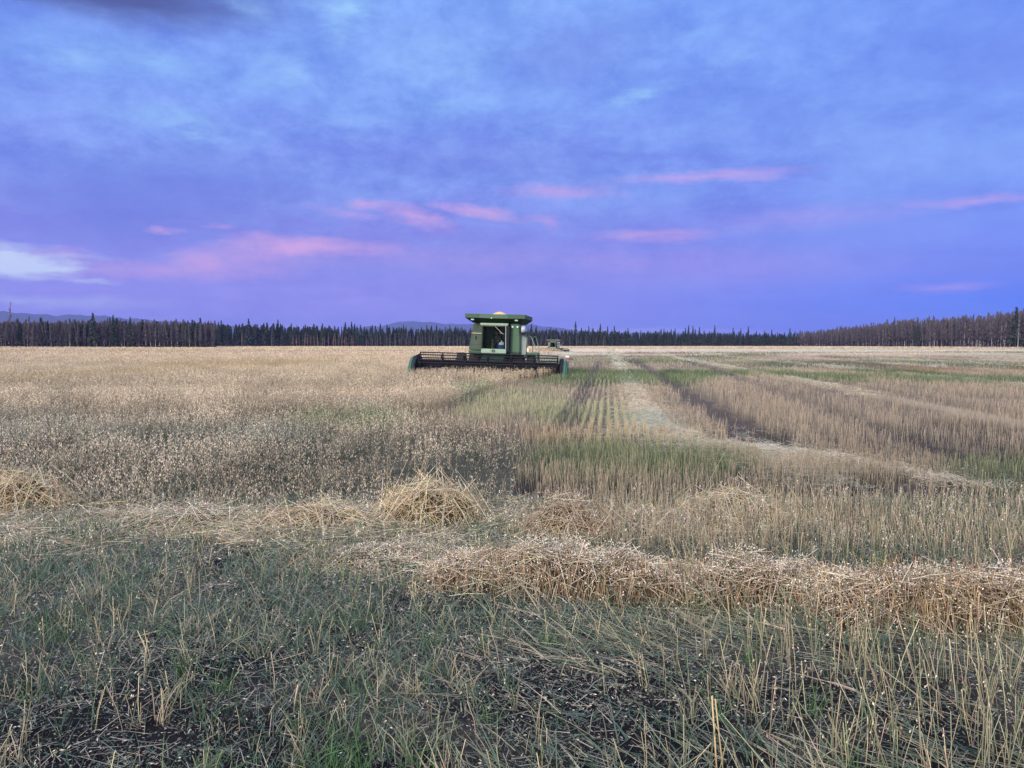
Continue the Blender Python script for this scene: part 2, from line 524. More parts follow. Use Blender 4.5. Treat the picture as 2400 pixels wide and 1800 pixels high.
def greenness(x, d):
    g = np.zeros_like(x)
    n = fbm(x * 0.16, d * 0.10, 31)
    g = np.maximum(g, (smooth(34, 40, d) * (1 - smooth(52, 60, d))) * smooth(0.47, 0.60, n + 0.10 * (x < 9)))
    g = np.maximum(g, patch(x, d, 18.5, 46, 3.4, 7.0))
    g = np.maximum(g, patch(x, d, 9.5, 47, 3.6, 7.5))
    g = np.maximum(g, patch(x, d, 4.4, 50, 2.4, 8.0) * .8)
    g = np.maximum(g, patch(x, d, 26.0, 52, 3.4, 7.0) * 0.8)
    g = np.maximum(g, patch(x, d, 24.0, 78, 6.0, 9.0) * 0.6)
    g = np.maximum(g, patch(x, d, 45.0, 84, 9.0, 10.0) * 0.7)
    g = np.maximum(g, patch(x, d, 2.1, 13.0, 2.4, 2.6) * 0.75)
    g = np.maximum(g, patch(x, d, 7.8, 11.0, 2.2, 2.0) * 0.8)
    g = np.maximum(g, patch(x, d, 1.2, 21.0, 0.9, 3.0) * 0.5)
    g = np.maximum(g, smooth(50, 65, d) * (1 - smooth(200, 260, d)) * smooth(0.58, 0.65, fbm(x * 0.07, d * 0.06, 77)) * 0.9)
    return np.clip(g, 0, 1)


TAN = np.array([0.56, 0.46, 0.335]); PALE = np.array([0.56, 0.46, 0.34]); GOLD = np.array([0.62, 0.47, 0.28])
BROWN = np.array([0.46, 0.37, 0.275]); LIME = np.array([0.52, 0.50, 0.30]); GREEN = np.array([0.12, 0.18, 0.075])
SAGE = np.array([0.40, 0.42, 0.32]); GREY = np.array([0.40, 0.36, 0.30]); DARKG = np.array([0.050, 0.080, 0.062])
SOIL = np.array([0.008, 0.0075, 0.010])


def stubble_color(x, d):
    n = len(x)
    c = np.broadcast_to(TAN, (n, 3)).copy()
    nb = fbm(x * 0.12, d * 0.08, 41)
    c = lerp(c, BROWN, smooth(0.42, 0.62, nb) * 0.8 * smooth(9, 14, d))
    red = smooth(3.0, 5.5, x - 0.06 * d) * smooth(13, 18, d) * (1 - smooth(34, 44, d))
    c = lerp(c, BROWN, red * 0.75)
    c = lerp(c, LIME, patch(x, d, 0.2, 25, 2.8, 7.5) * 0.85)
    c = lerp(c, LIME, patch(x, d, 2.6, 22, 1.1, 6.5) * 0.8)
    c = lerp(c, GOLD, patch(x, d, 2.2, 16.2, 2.9, 1.7) * 0.9)
    far = smooth(60, 110, d)
    nf = fbm(x * 0.03 + 3, d * 0.02, 91)
    c = lerp(c, PALE, far * smooth(0.35, 0.6, nf))
    c = lerp(c, SAGE * 1.12, smooth(48, 70, d) * smooth(0.56, 0.64, fbm(x * 0.07, d * 0.045 + 9, 52)) * 0.85)
    c = lerp(c, np.array([.22, .165, .115]), smooth(44, 60, d) * (1 - smooth(190, 260, d)) * smooth(0.57, 0.63, fbm(x * 0.06 + 7, d * 0.07, 152)) * 0.85)
    c = lerp(c, np.array([.36, .24, .13]), patch(x, d, 31, 56, 9, 5) * .9)
    c = lerp(c, np.array([.50, .37, .20]), patch(x, d, 22, 46, 4.0, 4) * .8)
    return c


def in_front_heap(x, d):
    return (d < 9.4)


def scatter(d0, d1, dens, mask=None, wf=0.80, wc=1.5):
    W1 = wf * d1 + wc
    n = int(dens * 2 * W1 * (d1 - d0))
    d = RNG.uniform(d0, d1, n)
    x = RNG.uniform(-W1, W1, n)
    ok = np.abs(x) < wf * d + wc
    x, d = x[ok], d[ok]
    if mask is not None:
        ok = mask(x, d); x, d = x[ok], d[ok]
    return x, d


def rolling(x, d):
    """gentle swells of the far field"""
    return 0.22 * smooth(70, 160, d) * (np.sin(d * 0.045 + x * 0.01) + 0.8 * np.sin(d * 0.021 - x * 0.017 + 1.0)) * (1 - smooth(380, 520, d)) \
        + 0.40 * np.exp(-((d - 188) / 16) ** 2) * smooth(16, 9, x) * smooth(-60, -20, x) - 0.45 * smooth(196, 214, d) * smooth(290, 240, d) * smooth(-40, -10, x) * smooth(60, 30, x)


def ground_z(x, d):
    near = 1 - smooth(12, 40, d)
    z = 0.055 * (fbm(x * 2.2, d * 2.2, 3) - 0.5) * near + 0.035 * (fbm(x * 9, d * 9, 8, 3) - 0.5) * near
    z = z - 0.05 * in_track(x, d) * (d < 70)
    return z + rolling(x, d)


# ------------------------------------------------------------------ structure: ground sheet, hills
def build_ground():
    ys = [-30, -14, -6, -2, 0, 1, 2, 2.6]
    y = 3.0
    while y < 60:
        y += max(0.03, y * 0.0075); ys.append(y)
    while y < 15000:
        y *= 1.028; ys.append(y)
    ys = np.array(ys)
    nc = 560
    s = np.linspace(-1, 1, nc)
    s = np.sign(s) * np.abs(s) ** 1.15
    hw = np.abs(ys) * 1.25 + 7.0
    XX = s[None, :] * hw[:, None]; YY = np.broadcast_to(ys[:, None], XX.shape)
    x = XX.ravel(); d = YY.ravel()
    z = ground_z(x, np.maximum(d, 0))
    crop = in_crop(x, d)
    u, k = swath_u(x, d)
    n = fbm(x * 1.4, d * 1.4, 21)
    c = np.broadcast_to(SOIL, (len(x), 3)).copy()
    lit = smooth(0.38, 0.72, n) * 0.55
    c = lerp(c, np.array([0.10, 0.088, 0.075]), lit)
    st = smooth(8, 30, d)
    c = lerp(c, stubble_color(x, d) * 0.5, st * 0.55)
    g = greenness(x, d)
    c = lerp(c, GREEN * 0.55, g * 0.7)
    tr = in_track(x, d) & ~crop & (d < 120)
    c[tr] = c[tr] * 0.3 + np.array([0.055, 0.045, 0.042]) * 0.7
    c = lerp(c, np.array([0.34, 0.31, 0.23]), smooth(0.75, 0.25, np.abs(u)) * 0.7 * (d > 12) * (~crop))
    cc = lerp(np.broadcast_to(np.array([0.06, 0.06, 0.045]), c.shape), np.array([0.42, 0.33, 0.24]), smooth(18, 90, d))
    c[crop] = cc[crop]
    c = lerp(c, stubble_color(x, d), smooth(60, 200, d) * (~crop) * (1 - 0.8 * g))
    wood = d > 640
    c[wood] = np.array([0.03, 0.04, 0.025])
    nr = len(ys)
    idx = np.arange(nr * nc).reshape(nr, nc)
    B = Bucket()
    v = np.stack([x, d, z], 1)
    B.V = [v]; B.K = [c]; B.n = len(v)
    B.F = [np.stack([idx[:-1, :-1], idx[:-1, 1:], idx[1:, 1:], idx[1:, :-1]], -1).reshape(-1, 4)]
    m = bpy.data.materials.new('field_soil')
    m.use_nodes = True
    nt = m.node_tree; b = nt.nodes['Principled BSDF']; b.inputs['Roughness'].default_value = 0.95
    b.inputs['Specular IOR Level'].default_value = 0.15
    at = nt.nodes.new('ShaderNodeAttribute'); at.attribute_name = 'Col'
    geo = nt.nodes.new('ShaderNodeNewGeometry')
    nz = nt.nodes.new('ShaderNodeTexNoise'); nz.inputs['Scale'].default_value = 38; nz.inputs['Detail'].default_value = 7
    nz.inputs['Roughness'].default_value = 0.7
    nt.links.new(geo.outputs['Position'], nz.inputs[0])
    r = nt.nodes.new('ShaderNodeValToRGB'); r.color_ramp.elements[0].position = 0.3; r.color_ramp.elements[1].position = 0.7
    r.color_ramp.elements[0].color = (0.45, 0.45, 0.45, 1); r.color_ramp.elements[1].color = (1.6, 1.55, 1.5, 1)
    nt.links.new(nz.outputs[0], r.inputs[0])
    mx = nt.nodes.new('ShaderNodeMix'); mx.data_type = 'RGBA'; mx.blend_type = 'MULTIPLY'; mx.inputs[0].default_value = 1
    nt.links.new(at.outputs['Color'], mx.inputs[6]); nt.links.new(r.outputs[0], mx.inputs[7])
    nt.links.new(mx.outputs[2], b.inputs['Base Color'])
    bp = nt.nodes.new('ShaderNodeBump'); bp.inputs['Strength'].default_value = 0.8; bp.inputs['Distance'].default_value = 0.03
    nt.links.new(nz.outputs[0], bp.inputs['Height']); nt.links.new(bp.outputs[0], b.inputs['Normal'])
    o = B.build('field_ground', m)
    for p in o.data.polygons: p.use_smooth = True
    tag(o, 'dark soil of the harvested oat field reaching to the forest', 'ground', kind='structure')


build_ground()


def build_hills():
    def ridge(name, label, dist, depth, prof, seed, col):
        """prof: list of (azimuth degrees, crest elevation degrees)"""
        az0, az1 = prof[0][0], prof[-1][0]
        na, nd = 260, 26
        a = np.linspace(az0, az1, na)
        crest = np.tan(np.radians(np.interp(a, [p[0] for p in prof], [p[1] for p in prof]))) * dist
        crest = crest + (fbm(a * 0.9, a * 0 + 1, seed, 5) - 0.5) * dist * 0.0022
        V = []
        for j in range(nd):
            t = j / (nd - 1)
            q = math.sin(math.pi * t) ** 0.8 if 0 < t < 1 else 0
            rr = dist + depth * (t - 0.5) * 2
            zz = np.maximum(crest, 0) * q * (1 + 0.10 * (fbm(a * 2.2, a * 0 + t * 7, seed + 3) - 0.5) * (1 if t != 0.5 else 0)) - 4
            V.append(np.stack([np.sin(np.radians(a)) * rr, np.cos(np.radians(a)) * rr, zz], 1))
        V = np.stack(V)
        idx = np.arange(nd * na).reshape(nd, na)
        B = Bucket(); B.V = [V.reshape(-1, 3)]; B.n = nd * na
        B.K = [np.broadcast_to(np.array(col), (B.n, 3))]
        B.F = [np.stack([idx[:-1, :-1], idx[:-1, 1:], idx[1:, 1:], idx[1:, :-1]], -1).reshape(-1, 4)]
        o = B.build(name, M['leaf'])
        for p in o.data.polygons: p.use_smooth = True
        tag(o, label, 'hill', kind='structure')
    wood = (0.035, 0.045, 0.05)
    ridge('hills', 'long wooded blue ridge rising beyond the forest at left', 7600, 900,
          [(-42, 1.85), (-36, 2.0), (-33, 2.02), (-30.5, 1.88), (-28.5, 1.92), (-26.5, 1.78), (-24, 1.6), (-21.5, 1.45), (-19, 1.25), (-16, 0.8), (-13, 0.1)], 4, wood)
    ridge('hills', 'low wooded violet hill beyond the treeline behind the combine', 8800, 900,
          [(-14, .2), (-11.5, 1.05), (-10.6, 1.35), (-9.6, 1.35), (-8.5, 1.6), (-7.3, 1.76), (-6.2, 1.68), (-5, 1.5), (-3.6, 1.5), (-2, 1.65),
           (0, 1.6), (2, 1.4), (4.5, 1.1), (7, .8), (9.5, .9), (12, .75), (15, .8), (17.5, .55), (20, .62), (24, .3), (30, .1)], 9, wood)


build_hills()


# ------------------------------------------------------------------ stuff: standing oats
def oat_panicles(B, top, h, nf, sc_, col):
    n = len(top)
    for j in range(nf):
        t = RNG.uniform(0, 1, n)
        ang = RNG.uniform(0, 6.283, n)
        r = RNG.uniform(0.004, 0.026, n) * sc_ * (0.4 + t)
        cen = top + np.stack([np.cos(ang) * r, np.sin(ang) * r, -t * 0.17 * np.minimum(1.3, sc_ ** 0.3)], 1)
        ln = RNG.uniform(0.016, 0.028, n) * sc_
        ax = np.stack([np.cos(ang) * 0.5, np.sin(ang) * 0.5, -np.ones(n)], 1)
        ax *= (ln / 1.12)[:, None]
        diamond(B, cen, ax, ln * RNG.uniform(0.32, 0.55, n), jitter(col, n, 0.2))


def build_oats():
    B = Bucket()
    bins = [(8.9, 16, 175, 8, 1.35, 1.7), (16, 28, 115, 8, 1.6, 1.5), (28, 60, 46, 5, 2.0, 2.2), (60, 130, 9, 4, 3.6, 5.0), (130, 270, 1.6, 3, 8, 11), (270, 620, 0.35, 3, 16, 22)]
    for (d0, d1, dens, nf, sc_, sw) in bins:
        x, d = scatter(d0, d1, dens, in_crop)
        # thin patches and uneven height
        pn = fbm(x * 0.5, d * 0.5, 61)
        clump = fbm(x * 2.4, d * 2.4, 161, 2)
        eg = np.interp(d, EDGE_D, EDGE_X) - x
        fade = np.where(d < 18, np.minimum(smooth(-.1, 2.6, eg), smooth(8.4, 10.5, d + 1.6 * (pn - .5))) * .75 + .25, 1)
        keep = RNG.uniform(0, 1, len(x)) < np.clip(0.42 + (pn - 0.35) * 2.2 + (clump - .5) * 2.4, 0.10, 1) * fade
        x, d, pn = x[keep], d[keep], pn[keep]
        n = len(x)
        thin = 1 - smooth(11.5, 27, d + 0.15 * (x + 3) + 11 * (fbm(x * .22, d * .22, 509) - .5))
        hshort = 1 - smooth(15.5, 20, d + 0.25 * (x + 3))
        h = (0.66 + 0.10 * (pn - 0.5)) * RNG.normal(1, 0.10, n) * (1 - 0.20 * hshort)
        edge = (np.interp(d, EDGE_D, EDGE_X) - x)
        low = smooth(1.2, 0.0, edge) * (d < 20)
        h = h * (1 - 0.35 * low) * (0.45 + 0.55 * smooth(8.8, 13.5, d + 1.2 * (pn - .5)))
        h = h * np.where(d < 18, RNG.uniform(.72, 1.08, n), 1)
        lean = RNG.normal(0, 0.10, (n, 2)) + np.array([0.05, -0.03])
        lean *= (1 + 1.0 * smooth(0.62, 0.8, fbm(x * 0.25, d * 0.25, 14)))[:, None]
        base = np.stack([x, d, ground_z(x, d) - 0.02], 1)
        vec = np.stack([lean[:, 0] * h, lean[:, 1] * h, h], 1)
        bend = np.stack([RNG.normal(0, 0.05, n), RNG.normal(0, 0.05, n), np.full(n, -0.02)], 1) * h[:, None]
        # colours: green-grey at the foot, deepened to paint shade between stems, tan above
        gp = np.maximum(patch(x, d, -3.6, 17.4, 1.6, 1.6) * 1.0, patch(x, d, -0.9, 27.5, 1.3, 4.2))
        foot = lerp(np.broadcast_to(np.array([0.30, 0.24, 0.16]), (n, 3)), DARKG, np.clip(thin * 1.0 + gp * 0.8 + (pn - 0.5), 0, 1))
        head = lerp(np.broadcast_to(np.array([0.55, 0.45, 0.325]), (n, 3)), np.array([.45, .375, .285]), thin * 0.85)
        head = lerp(head, np.array([.30, .33, .28]), thin * smooth(.5, .62, fbm(x * .35, d * .5, 303)) * .5)
        head = lerp(head, np.array([0.46, 0.36, 0.21]), smooth(0.55, 0.75, fbm(x * 0.09, d * 0.05, 33)) * (1 - thin))
        head = head * (0.74 + .55 * smooth(.3, .7, fbm(x * .8, d * .8, 611)))[:, None]
        foot = lerp(foot, GREEN, gp * 0.6)
        head = lerp(head, np.array([0.30, 0.33, 0.20]), gp * 0.7)
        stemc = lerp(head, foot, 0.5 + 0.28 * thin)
        ribbon(B, base, vec, 0.0045 * sw, 0.0025 * sw, foot * jitter(1, n, .2), stemc * jitter(1, n, .2), bend, 2 if d0 < 60 else 1)
        top = base + vec + bend
        oat_panicles(B, top, h, nf, sc_, head)
        if d0 < 28:   # dry leaves hanging from the stems
            for q in range(2):
                t = RNG.uniform(0.25, 0.75, n)
                ang = RNG.uniform(0, 6.283, n); ln = RNG.uniform(0.10, 0.22, n)
                b0 = base + vec * t[:, None] + bend * (t ** 2)[:, None]
                lv = np.stack([np.cos(ang) * ln * 0.7, np.sin(ang) * ln * 0.7, ln * 0.5], 1)
                lb = np.stack([np.zeros(n), np.zeros(n), -ln * 1.0], 1)
                ribbon(B, b0, lv, 0.009 * sw, 0.002, stemc * jitter(1, n, .25), head * jitter(0.85, n, .2), lb, 2)
    o = B.build('standing_oats', M['plant'])
    tag(o, 'standing ripe oats, pale tan with grey green stems, uncut left of the combine', 'oat crop', kind='stuff')


build_oats()


# ------------------------------------------------------------------ stuff: stubble of the cut part
def build_stubble():
    B = Bucket()
    bins = [(7.0, 14, 230, 1.0), (14, 25, 150, 1.2), (25, 60, 56, 1.9), (60, 130, 7.5, 5.0), (130, 330, 1.0, 12.0)]
    for (d0, d1, dens, sw) in bins:
        x, d = scatter(d0, d1, dens)
        u = x - ROW * d
        u = np.round(u / 0.20) * 0.20 + RNG.normal(0, 1, len(u)) * np.where(d < 60, 0.022 + 0.08 * (1 - smooth(10, 19, d)) + .05 * smooth(.5, .62, fbm(x * .2, d * .12, 8)), .045)
        x = u + ROW * d
        ok = ~in_crop(x, d) & ~(in_track(x, d) & (RNG.uniform(0, 1, len(x)) > np.where(x < ROW * d, .30, .07)))
        us, k = swath_u(x, d)
        ok &= ~((np.abs(us) < 0.45) & (d > 12) & (RNG.uniform(0, 1, len(x)) < 0.7))
        # the foreground left of the windrow and the trampled headland are thin
        ok &= (x > 0.3) | (d > 10.6) | (RNG.uniform(0, 1, len(x)) < .25)
        ok &= (d > 8.9) | (x > 0.6 + 1.2 * (fbm(x, d, 12) - .5))
        ok &= RNG.uniform(0, 1, len(x)) < np.clip(0.72 + (fbm(x * 0.6, d * 0.6, 71) - 0.45) * 2.0 + (fbm(u * 1.3, d * .06, 711) - .5) * 1.8 * smooth(12, 18, d), 0.12, 1)
        x, d = x[ok], d[ok]
        n = len(x)
        h = 0.27 * RNG.normal(1, 0.2, n) * (0.75 + 0.5 * fbm(x * 0.4, d * 0.4, 72))
        h *= 1 + 0.12 * smooth(3.5, 6, x - 0.06 * d) * smooth(12, 17, d) * (1 - smooth(30, 45, d))
        h = np.clip(h, 0.05, 0.5)
        base = np.stack([x, d, ground_z(x, d) - 0.01], 1)
        le = RNG.normal(0, 0.10, (n, 2))
        vec = np.stack([le[:, 0] * h, le[:, 1] * h, h], 1)
        g = greenness(x, d)
        tip = stubble_color(x, d)
        tip = lerp(tip, GREEN * 1.7, g * RNG.uniform(0.2, 1.0, n))
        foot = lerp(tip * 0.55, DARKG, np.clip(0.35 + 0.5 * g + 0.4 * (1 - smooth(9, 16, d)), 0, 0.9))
        tip = tip * jitter(1, n, .22); foot = foot * jitter(1, n, .22)
        if d0 < 14: prism(B, base, vec, 0.0024, 0.0022, foot, tip, None, 1)
        else: ribbon(B, base, vec, 0.0048 * sw, 0.004 * sw, foot, tip, None, 1)
        # a leaf remnant on many stems
        m = RNG.uniform(0, 1, n) < (0.8 if d0 < 60 else 0.3)
        nn = int(m.sum()); ang = RNG.uniform(0, 6.28, nn); ln = RNG.uniform(0.06, 0.16, nn) * min(sw, 3)
        b0 = base[m] + vec[m] * RNG.uniform(0.15, 0.8, nn)[:, None]
        lv = np.stack([np.cos(ang) * ln * .6, np.sin(ang) * ln * .6, ln * .5], 1)
        lb = np.stack([np.zeros(nn), np.zeros(nn), -ln * .8], 1)
        ribbon(B, b0, lv, 0.008 * min(sw, 5), 0.001, foot[m], tip[m] * 0.9, lb, 2)
    o = B.build('stubble', M['plant'])
    tag(o, 'cut oat stubble in drill rows, tan to brown, right of the combine', 'stubble', kind='stuff')
    # green regrowth between the rows
    B = Bucket()
    for (d0, d1, dens, sw) in [(9.5, 16, 160, 1.0), (16, 30, 50, 1.6), (30, 62, 42, 2.6), (62, 300, 1.5, 9)]:
        x, d = scatter(d0, d1, dens, lambda x, d: (RNG.uniform(0, 1, len(x)) < greenness(x, d) ** 1.5 * 1.1) & ~in_crop(x, d) & ~in_track(x, d))
        u = x - ROW * d
        u = np.round(u / 0.20) * 0.20 + RNG.normal(0, 0.05, len(u))
        x = u + ROW * d
        n = len(x)
        h = RNG.uniform(0.14, 0.34, n) * (1 + 0.5 * smooth(0.5, 1, greenness(x, d)) * (d > 30))
        base = np.stack([x, d, ground_z(x, d) - 0.01], 1)
        le = RNG.normal(0, 0.22, (n, 2))
        vec = np.stack([le[:, 0] * h, le[:, 1] * h, h], 1)
        bend = np.stack([le[:, 0] * h, le[:, 1] * h, -0.15 * h], 1)
        gc = lerp(np.broadcast_to(GREEN, (n, 3)), DARKG, smooth(0.3, 0.7, fbm(x * .3, d * .3, 3)))
        ribbon(B, base, vec, 0.009 * sw, 0.002 * sw, gc * jitter(0.8, n, .2), gc * jitter(1.15, n, .2), bend, 2)
    o = B.build('green_regrowth', M['plant'])
    tag(o, 'green regrowth and weeds between the stubble rows', 'weeds', kind='stuff')


build_stubble()


# ------------------------------------------------------------------ stuff: chaff swaths left behind the combines
def build_swaths():
    B = Bucket()
    for (d0, d1, dens, sw, ln0) in [(10.6, 25, 1000, 1.0, 0.26), (25, 62, 230, 1.9, 0.4), (62, 140, 26, 5, 0.9), (140, 330, 5, 11, 1.8)]:
        def msk(x, d):
            u, k = swath_u(x, d)
            prob = np.exp(-(u / (0.55 + 0.45 * (d < 19) + 0.35 * fbm(x * .8, d * .8, 19))) ** 2) * smooth(0.40, 0.58, fbm(x * 0.9, d * 0.5, 83) + 0.13 * (k == 0) + .12 * (d > 19) * (k == 0))
            return (RNG.uniform(0, 1, len(x)) < prob) & ~in_crop(x, d) & (k >= 0) & ((k == 0) | (d > 30))
        x, d = scatter(d0, d1, dens, msk)
        n = len(x)
        u, k = swath_u(x, d)
        hz = 0.17 * np.exp(-(u / 0.5) ** 2) * (0.6 + 0.8 * fbm(x * 1.3, d * 1.3, 29))
        z = ground_z(x, d) + RNG.uniform(0.02, 1.0, n) * hz + 0.02
        ang = RNG.uniform(0, 6.28, n); ln = RNG.uniform(0.5, 1.3, n) * ln0
        vec = np.stack([np.cos(ang) * ln, np.sin(ang) * ln, RNG.normal(0, 0.16, n) * ln], 1)
        base = np.stack([x, d, z], 1) - vec * 0.5
        base[:, 2] = np.maximum(base[:, 2], ground_z(x, d) + 0.01)
        bend = np.stack([np.zeros(n), np.zeros(n), -np.abs(RNG.normal(0, 0.12, n)) * ln], 1)
        col = lerp(np.broadcast_to(np.array([0.54, 0.48, 0.36]), (n, 3)), np.array([0.43, 0.45, 0.36]), smooth(0.4, 0.6, fbm(x * .5, d * .3, 47)))
        col = lerp(col, TAN * 1.1, np.clip(smooth(21, 24, d) * (1 - smooth(30, 38, d)) * 0.8 + 0.15, 0, 1))
        ribbon(B, base, vec, 0.0055 * sw, 0.004 * sw, jitter(col, n, .22), jitter(col, n, .22), bend, 2)
    o = B.build('chaff_swath', M['plant'])
    tag(o, 'pale loose straw swaths spread on the stubble behind the combines', 'straw', kind='stuff')


build_swaths()


# ------------------------------------------------------------------ foreground: trampled headland
LOW_FG = lambda x, d: (d < 8.9 + 0.3 * np.sin(x * 2))


def build_foreground():
    # husks, chaff and short broken straw lying on the soil
    B = Bucket()
    x, d = scatter(2.6, 10.0, 5200, None)
    n = len(x)
    keep = RNG.uniform(0, 1, n) < np.clip(0.20 + 1.9 * (fbm(x * 1.6, d * 1.6, 57) - 0.30) + .5 * smooth(6.9, 7.6, d) * (1 - smooth(8.8, 9.4, d)), 0.10, 1)
    x, d = x[keep], d[keep]; n = len(x)
    z = ground_z(x, d) + RNG.uniform(0.003, 0.03, n)
    ln = RNG.uniform(0.008, 0.034, n) * np.clip(d / 5, 0.8, 1.4)
    ang = RNG.uniform(0, 6.28, n)
    ax = np.stack([np.cos(ang) * ln, np.sin(ang) * ln, RNG.normal(0, .35, n) * ln], 1)
    pick = RNG.uniform(0, 1, n)
    col = np.where((pick < 0.10)[:, None], np.array([0.66, 0.60, 0.51]), np.where((pick < 0.55)[:, None], np.array([0.22, 0.20, 0.175]), np.array([0.08, 0.105, 0.10])))
    diamond(B, np.stack([x, d, z], 1), ax, ln * RNG.uniform(.2, .4, n), jitter(col, n, .25))
    x, d = scatter(2.6, 9.5, 420, lambda x, d: RNG.uniform(0, 1, len(x)) < .25 + .9 * smooth(.4, .65, fbm(x * .9, d * .9, 44))); n = len(x)
    ang = RNG.normal(2.7, 1.1, n); ln = RNG.uniform(0.04, 0.10, n) + .20 * RNG.beta(1, 4, n)
    vec = np.stack([np.cos(ang) * ln, np.sin(ang) * ln, RNG.normal(0.03, .10, n) * ln], 1)
    base = np.stack([x, d, ground_z(x, d) + RNG.uniform(.005, .05, n)], 1)
    pick = RNG.uniform(0, 1, n)
    col = np.where((pick < 0.3)[:, None], np.array([0.44, 0.38, 0.29]), np.where((pick < 0.6)[:, None], np.array([0.20, 0.19, 0.16]), np.array([0.105, 0.145, 0.115])))
    ribbon(B, base, vec, .0040, .003, jitter(col, n, .25), jitter(col, n, .25), None, 1)
    o = B.build('chaff_litter', M['plant'])
    tag(o, 'pale husks and broken straw scattered on the dark foreground soil', 'chaff', kind='stuff')

    # upright green-grey blades
    B = Bucket()
    x, d = scatter(2.6, 9.8, 2300, None); n = len(x)
    dn = fbm(x * 1.1, d * 1.1, 63)
    band = smooth(4.6, 5.6, d) * (1 - smooth(8.6, 9.4, d))
    left = 1 - smooth(-0.4, 1.4, x)
    keep = RNG.uniform(0, 1, n) < np.clip((dn - 0.36) * 2.6 + 0.25 * band * left, 0.05, 0.95) * (0.45 + 0.55 * left) * (.55 + .45 * smooth(4.0, 5.6, d))
    x, d = x[keep], d[keep]; n = len(x)
    h = RNG.uniform(0.04, 0.16, n) * (1 + 0.35 * smooth(5, 7, d)) * (0.8 + 0.6 * RNG.beta(1, 4, n))
    le = RNG.normal(0, 0.33, (n, 2))
    base = np.stack([x, d, ground_z(x, d) - .01], 1)
    vec = np.stack([le[:, 0] * h, le[:, 1] * h, h], 1)
    bend = np.stack([le[:, 0] * h * .8, le[:, 1] * h * .8, -.25 * h * RNG.uniform(0, 1, n)], 1)
    pick = RNG.uniform(0, 1, n)
    c1 = np.where((pick < .55)[:, None], np.array([0.078, 0.138, 0.105]), np.where((pick < .66)[:, None], np.array([0.095, 0.165, 0.090]), np.where((pick < .84)[:, None], np.array([0.24, 0.27, 0.23]), np.array([0.42, 0.37, 0.28]))))
    c1 = jitter(c1, n, .22)
    ribbon(B, base, vec, .0062, .0012, c1 * .6, c1, bend, 2)
    # clumps of greener shoots
    for i in range(260):
        dd = random.uniform(3.0, 8.6); xx = random.uniform(-.75 * dd, .55 * dd)
        k = random.randint(8, 26)
        px = xx + RNG.normal(0, .035, k); pd = dd + RNG.normal(0, .035, k)
        hh = RNG.uniform(.10, .26, k)
        l2 = RNG.normal(0, .22, (k, 2))
        bb = np.stack([px, pd, ground_z(px, pd) - .01], 1)
        _q = random.random(); cg = jitter(np.array([0.08, 0.16, 0.062]) if _q < .25 else (np.array([0.085, 0.14, 0.10]) if _q < .65 else (np.array([0.24, 0.25, 0.17]) if _q < .91 else np.array([.46, .38, .26]))), k, .2)
        ribbon(B, bb, np.stack([l2[:, 0] * hh, l2[:, 1] * hh, hh], 1), .007, .0012, cg * .7, cg, np.stack([l2[:, 0] * hh, l2[:, 1] * hh, -.2 * hh], 1), 2)
    o = B.build('grass_blades', M['plant'])
    tag(o, 'short grey green oat blades growing on the dark foreground soil', 'grass', kind='stuff')

    # thin standing stalks of the headland stubble
    B = Bucket()
    x, d = scatter(2.6, 9.0, 90, None); n = len(x)
    dens = 0.30 + 0.70 * smooth(0.9, 2.0, x) * (1 - smooth(4.7, 5.3, d)) + 0.3 * smooth(6.2, 7, d) * smooth(.5, 1.2, x)
    keep = RNG.uniform(0, 1, n) < dens * np.clip(.4 + 1.6 * (fbm(x * 1.7, d * 1.7, 97) - .3), .1, 1)
    x, d = x[keep], d[keep]
    # doubles and triples from one root
    reps = RNG.integers(1, 4, len(x))
    x = np.repeat(x, reps) + RNG.normal(0, .014, reps.sum()); d = np.repeat(d, reps) + RNG.normal(0, .014, reps.sum()); n = len(x)
    h = RNG.uniform(.16, .38, n) * (0.72 + .38 * smooth(.6, 1.6, x))
    le = RNG.normal(0, .14, (n, 2)) + np.array([-.04, .02])
    base = np.stack([x, d, ground_z(x, d) - .01], 1)
    vec = np.stack([le[:, 0] * h, le[:, 1] * h, h], 1)
    pick = RNG.uniform(0, 1, n)
    c1 = np.where((pick < .5)[:, None], np.array([0.60, 0.51, 0.34]), np.where((pick < .75)[:, None], np.array([0.36, 0.34, 0.21]), np.array([0.20, 0.24, 0.14])))
    c1 = jitter(c1, n, .2)
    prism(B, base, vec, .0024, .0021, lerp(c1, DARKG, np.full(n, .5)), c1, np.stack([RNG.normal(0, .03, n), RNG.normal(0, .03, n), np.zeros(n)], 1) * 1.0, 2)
    # drooping heads on some of them
    m = RNG.uniform(0, 1, n) < .22
    t = (base + vec)[m]; nn = len(t)
    oat_panicles(B, t, None, 4, .72, np.array([.62, .51, .37]))
    # the pair of thick golden stalks near the bottom edge
    for (sx, sd, sh, lx) in [(0.955, 3.50, .385, -.03), (0.985, 3.50, .37, -.045)]:
        prism(B, np.array([[sx, sd, -.01]]), np.array([[lx, .0, sh]]), .0042, .0045, (0.58, 0.42, 0.21), (0.78, 0.62, 0.38), None, 2)
    o = B.build('headland_stalks', M['plant'])
    tag(o, 'thin tan and green cut stalks standing in the near foreground', 'stalks', kind='stuff')

    # lodged stems pressed down towards the left, in front of the windrow
    B = Bucket()
    x, d = scatter(2.7, 6.3, 400, lambda x, d: RNG.uniform(0, 1, len(x)) < smooth(-.6, .5, x) * (0.06 + 1.0 * smooth(.38, .62, fbm(x * 1.5, d * 1.5, 15))) * (.45 + .55 * smooth(3.6, 4.4, d)))
    n = len(x)
    ang = RNG.normal(2.5, .30, n) + 1.5 * (fbm(x * .8, d * .8, 25) - .5); ln = RNG.uniform(.12, .38, n)
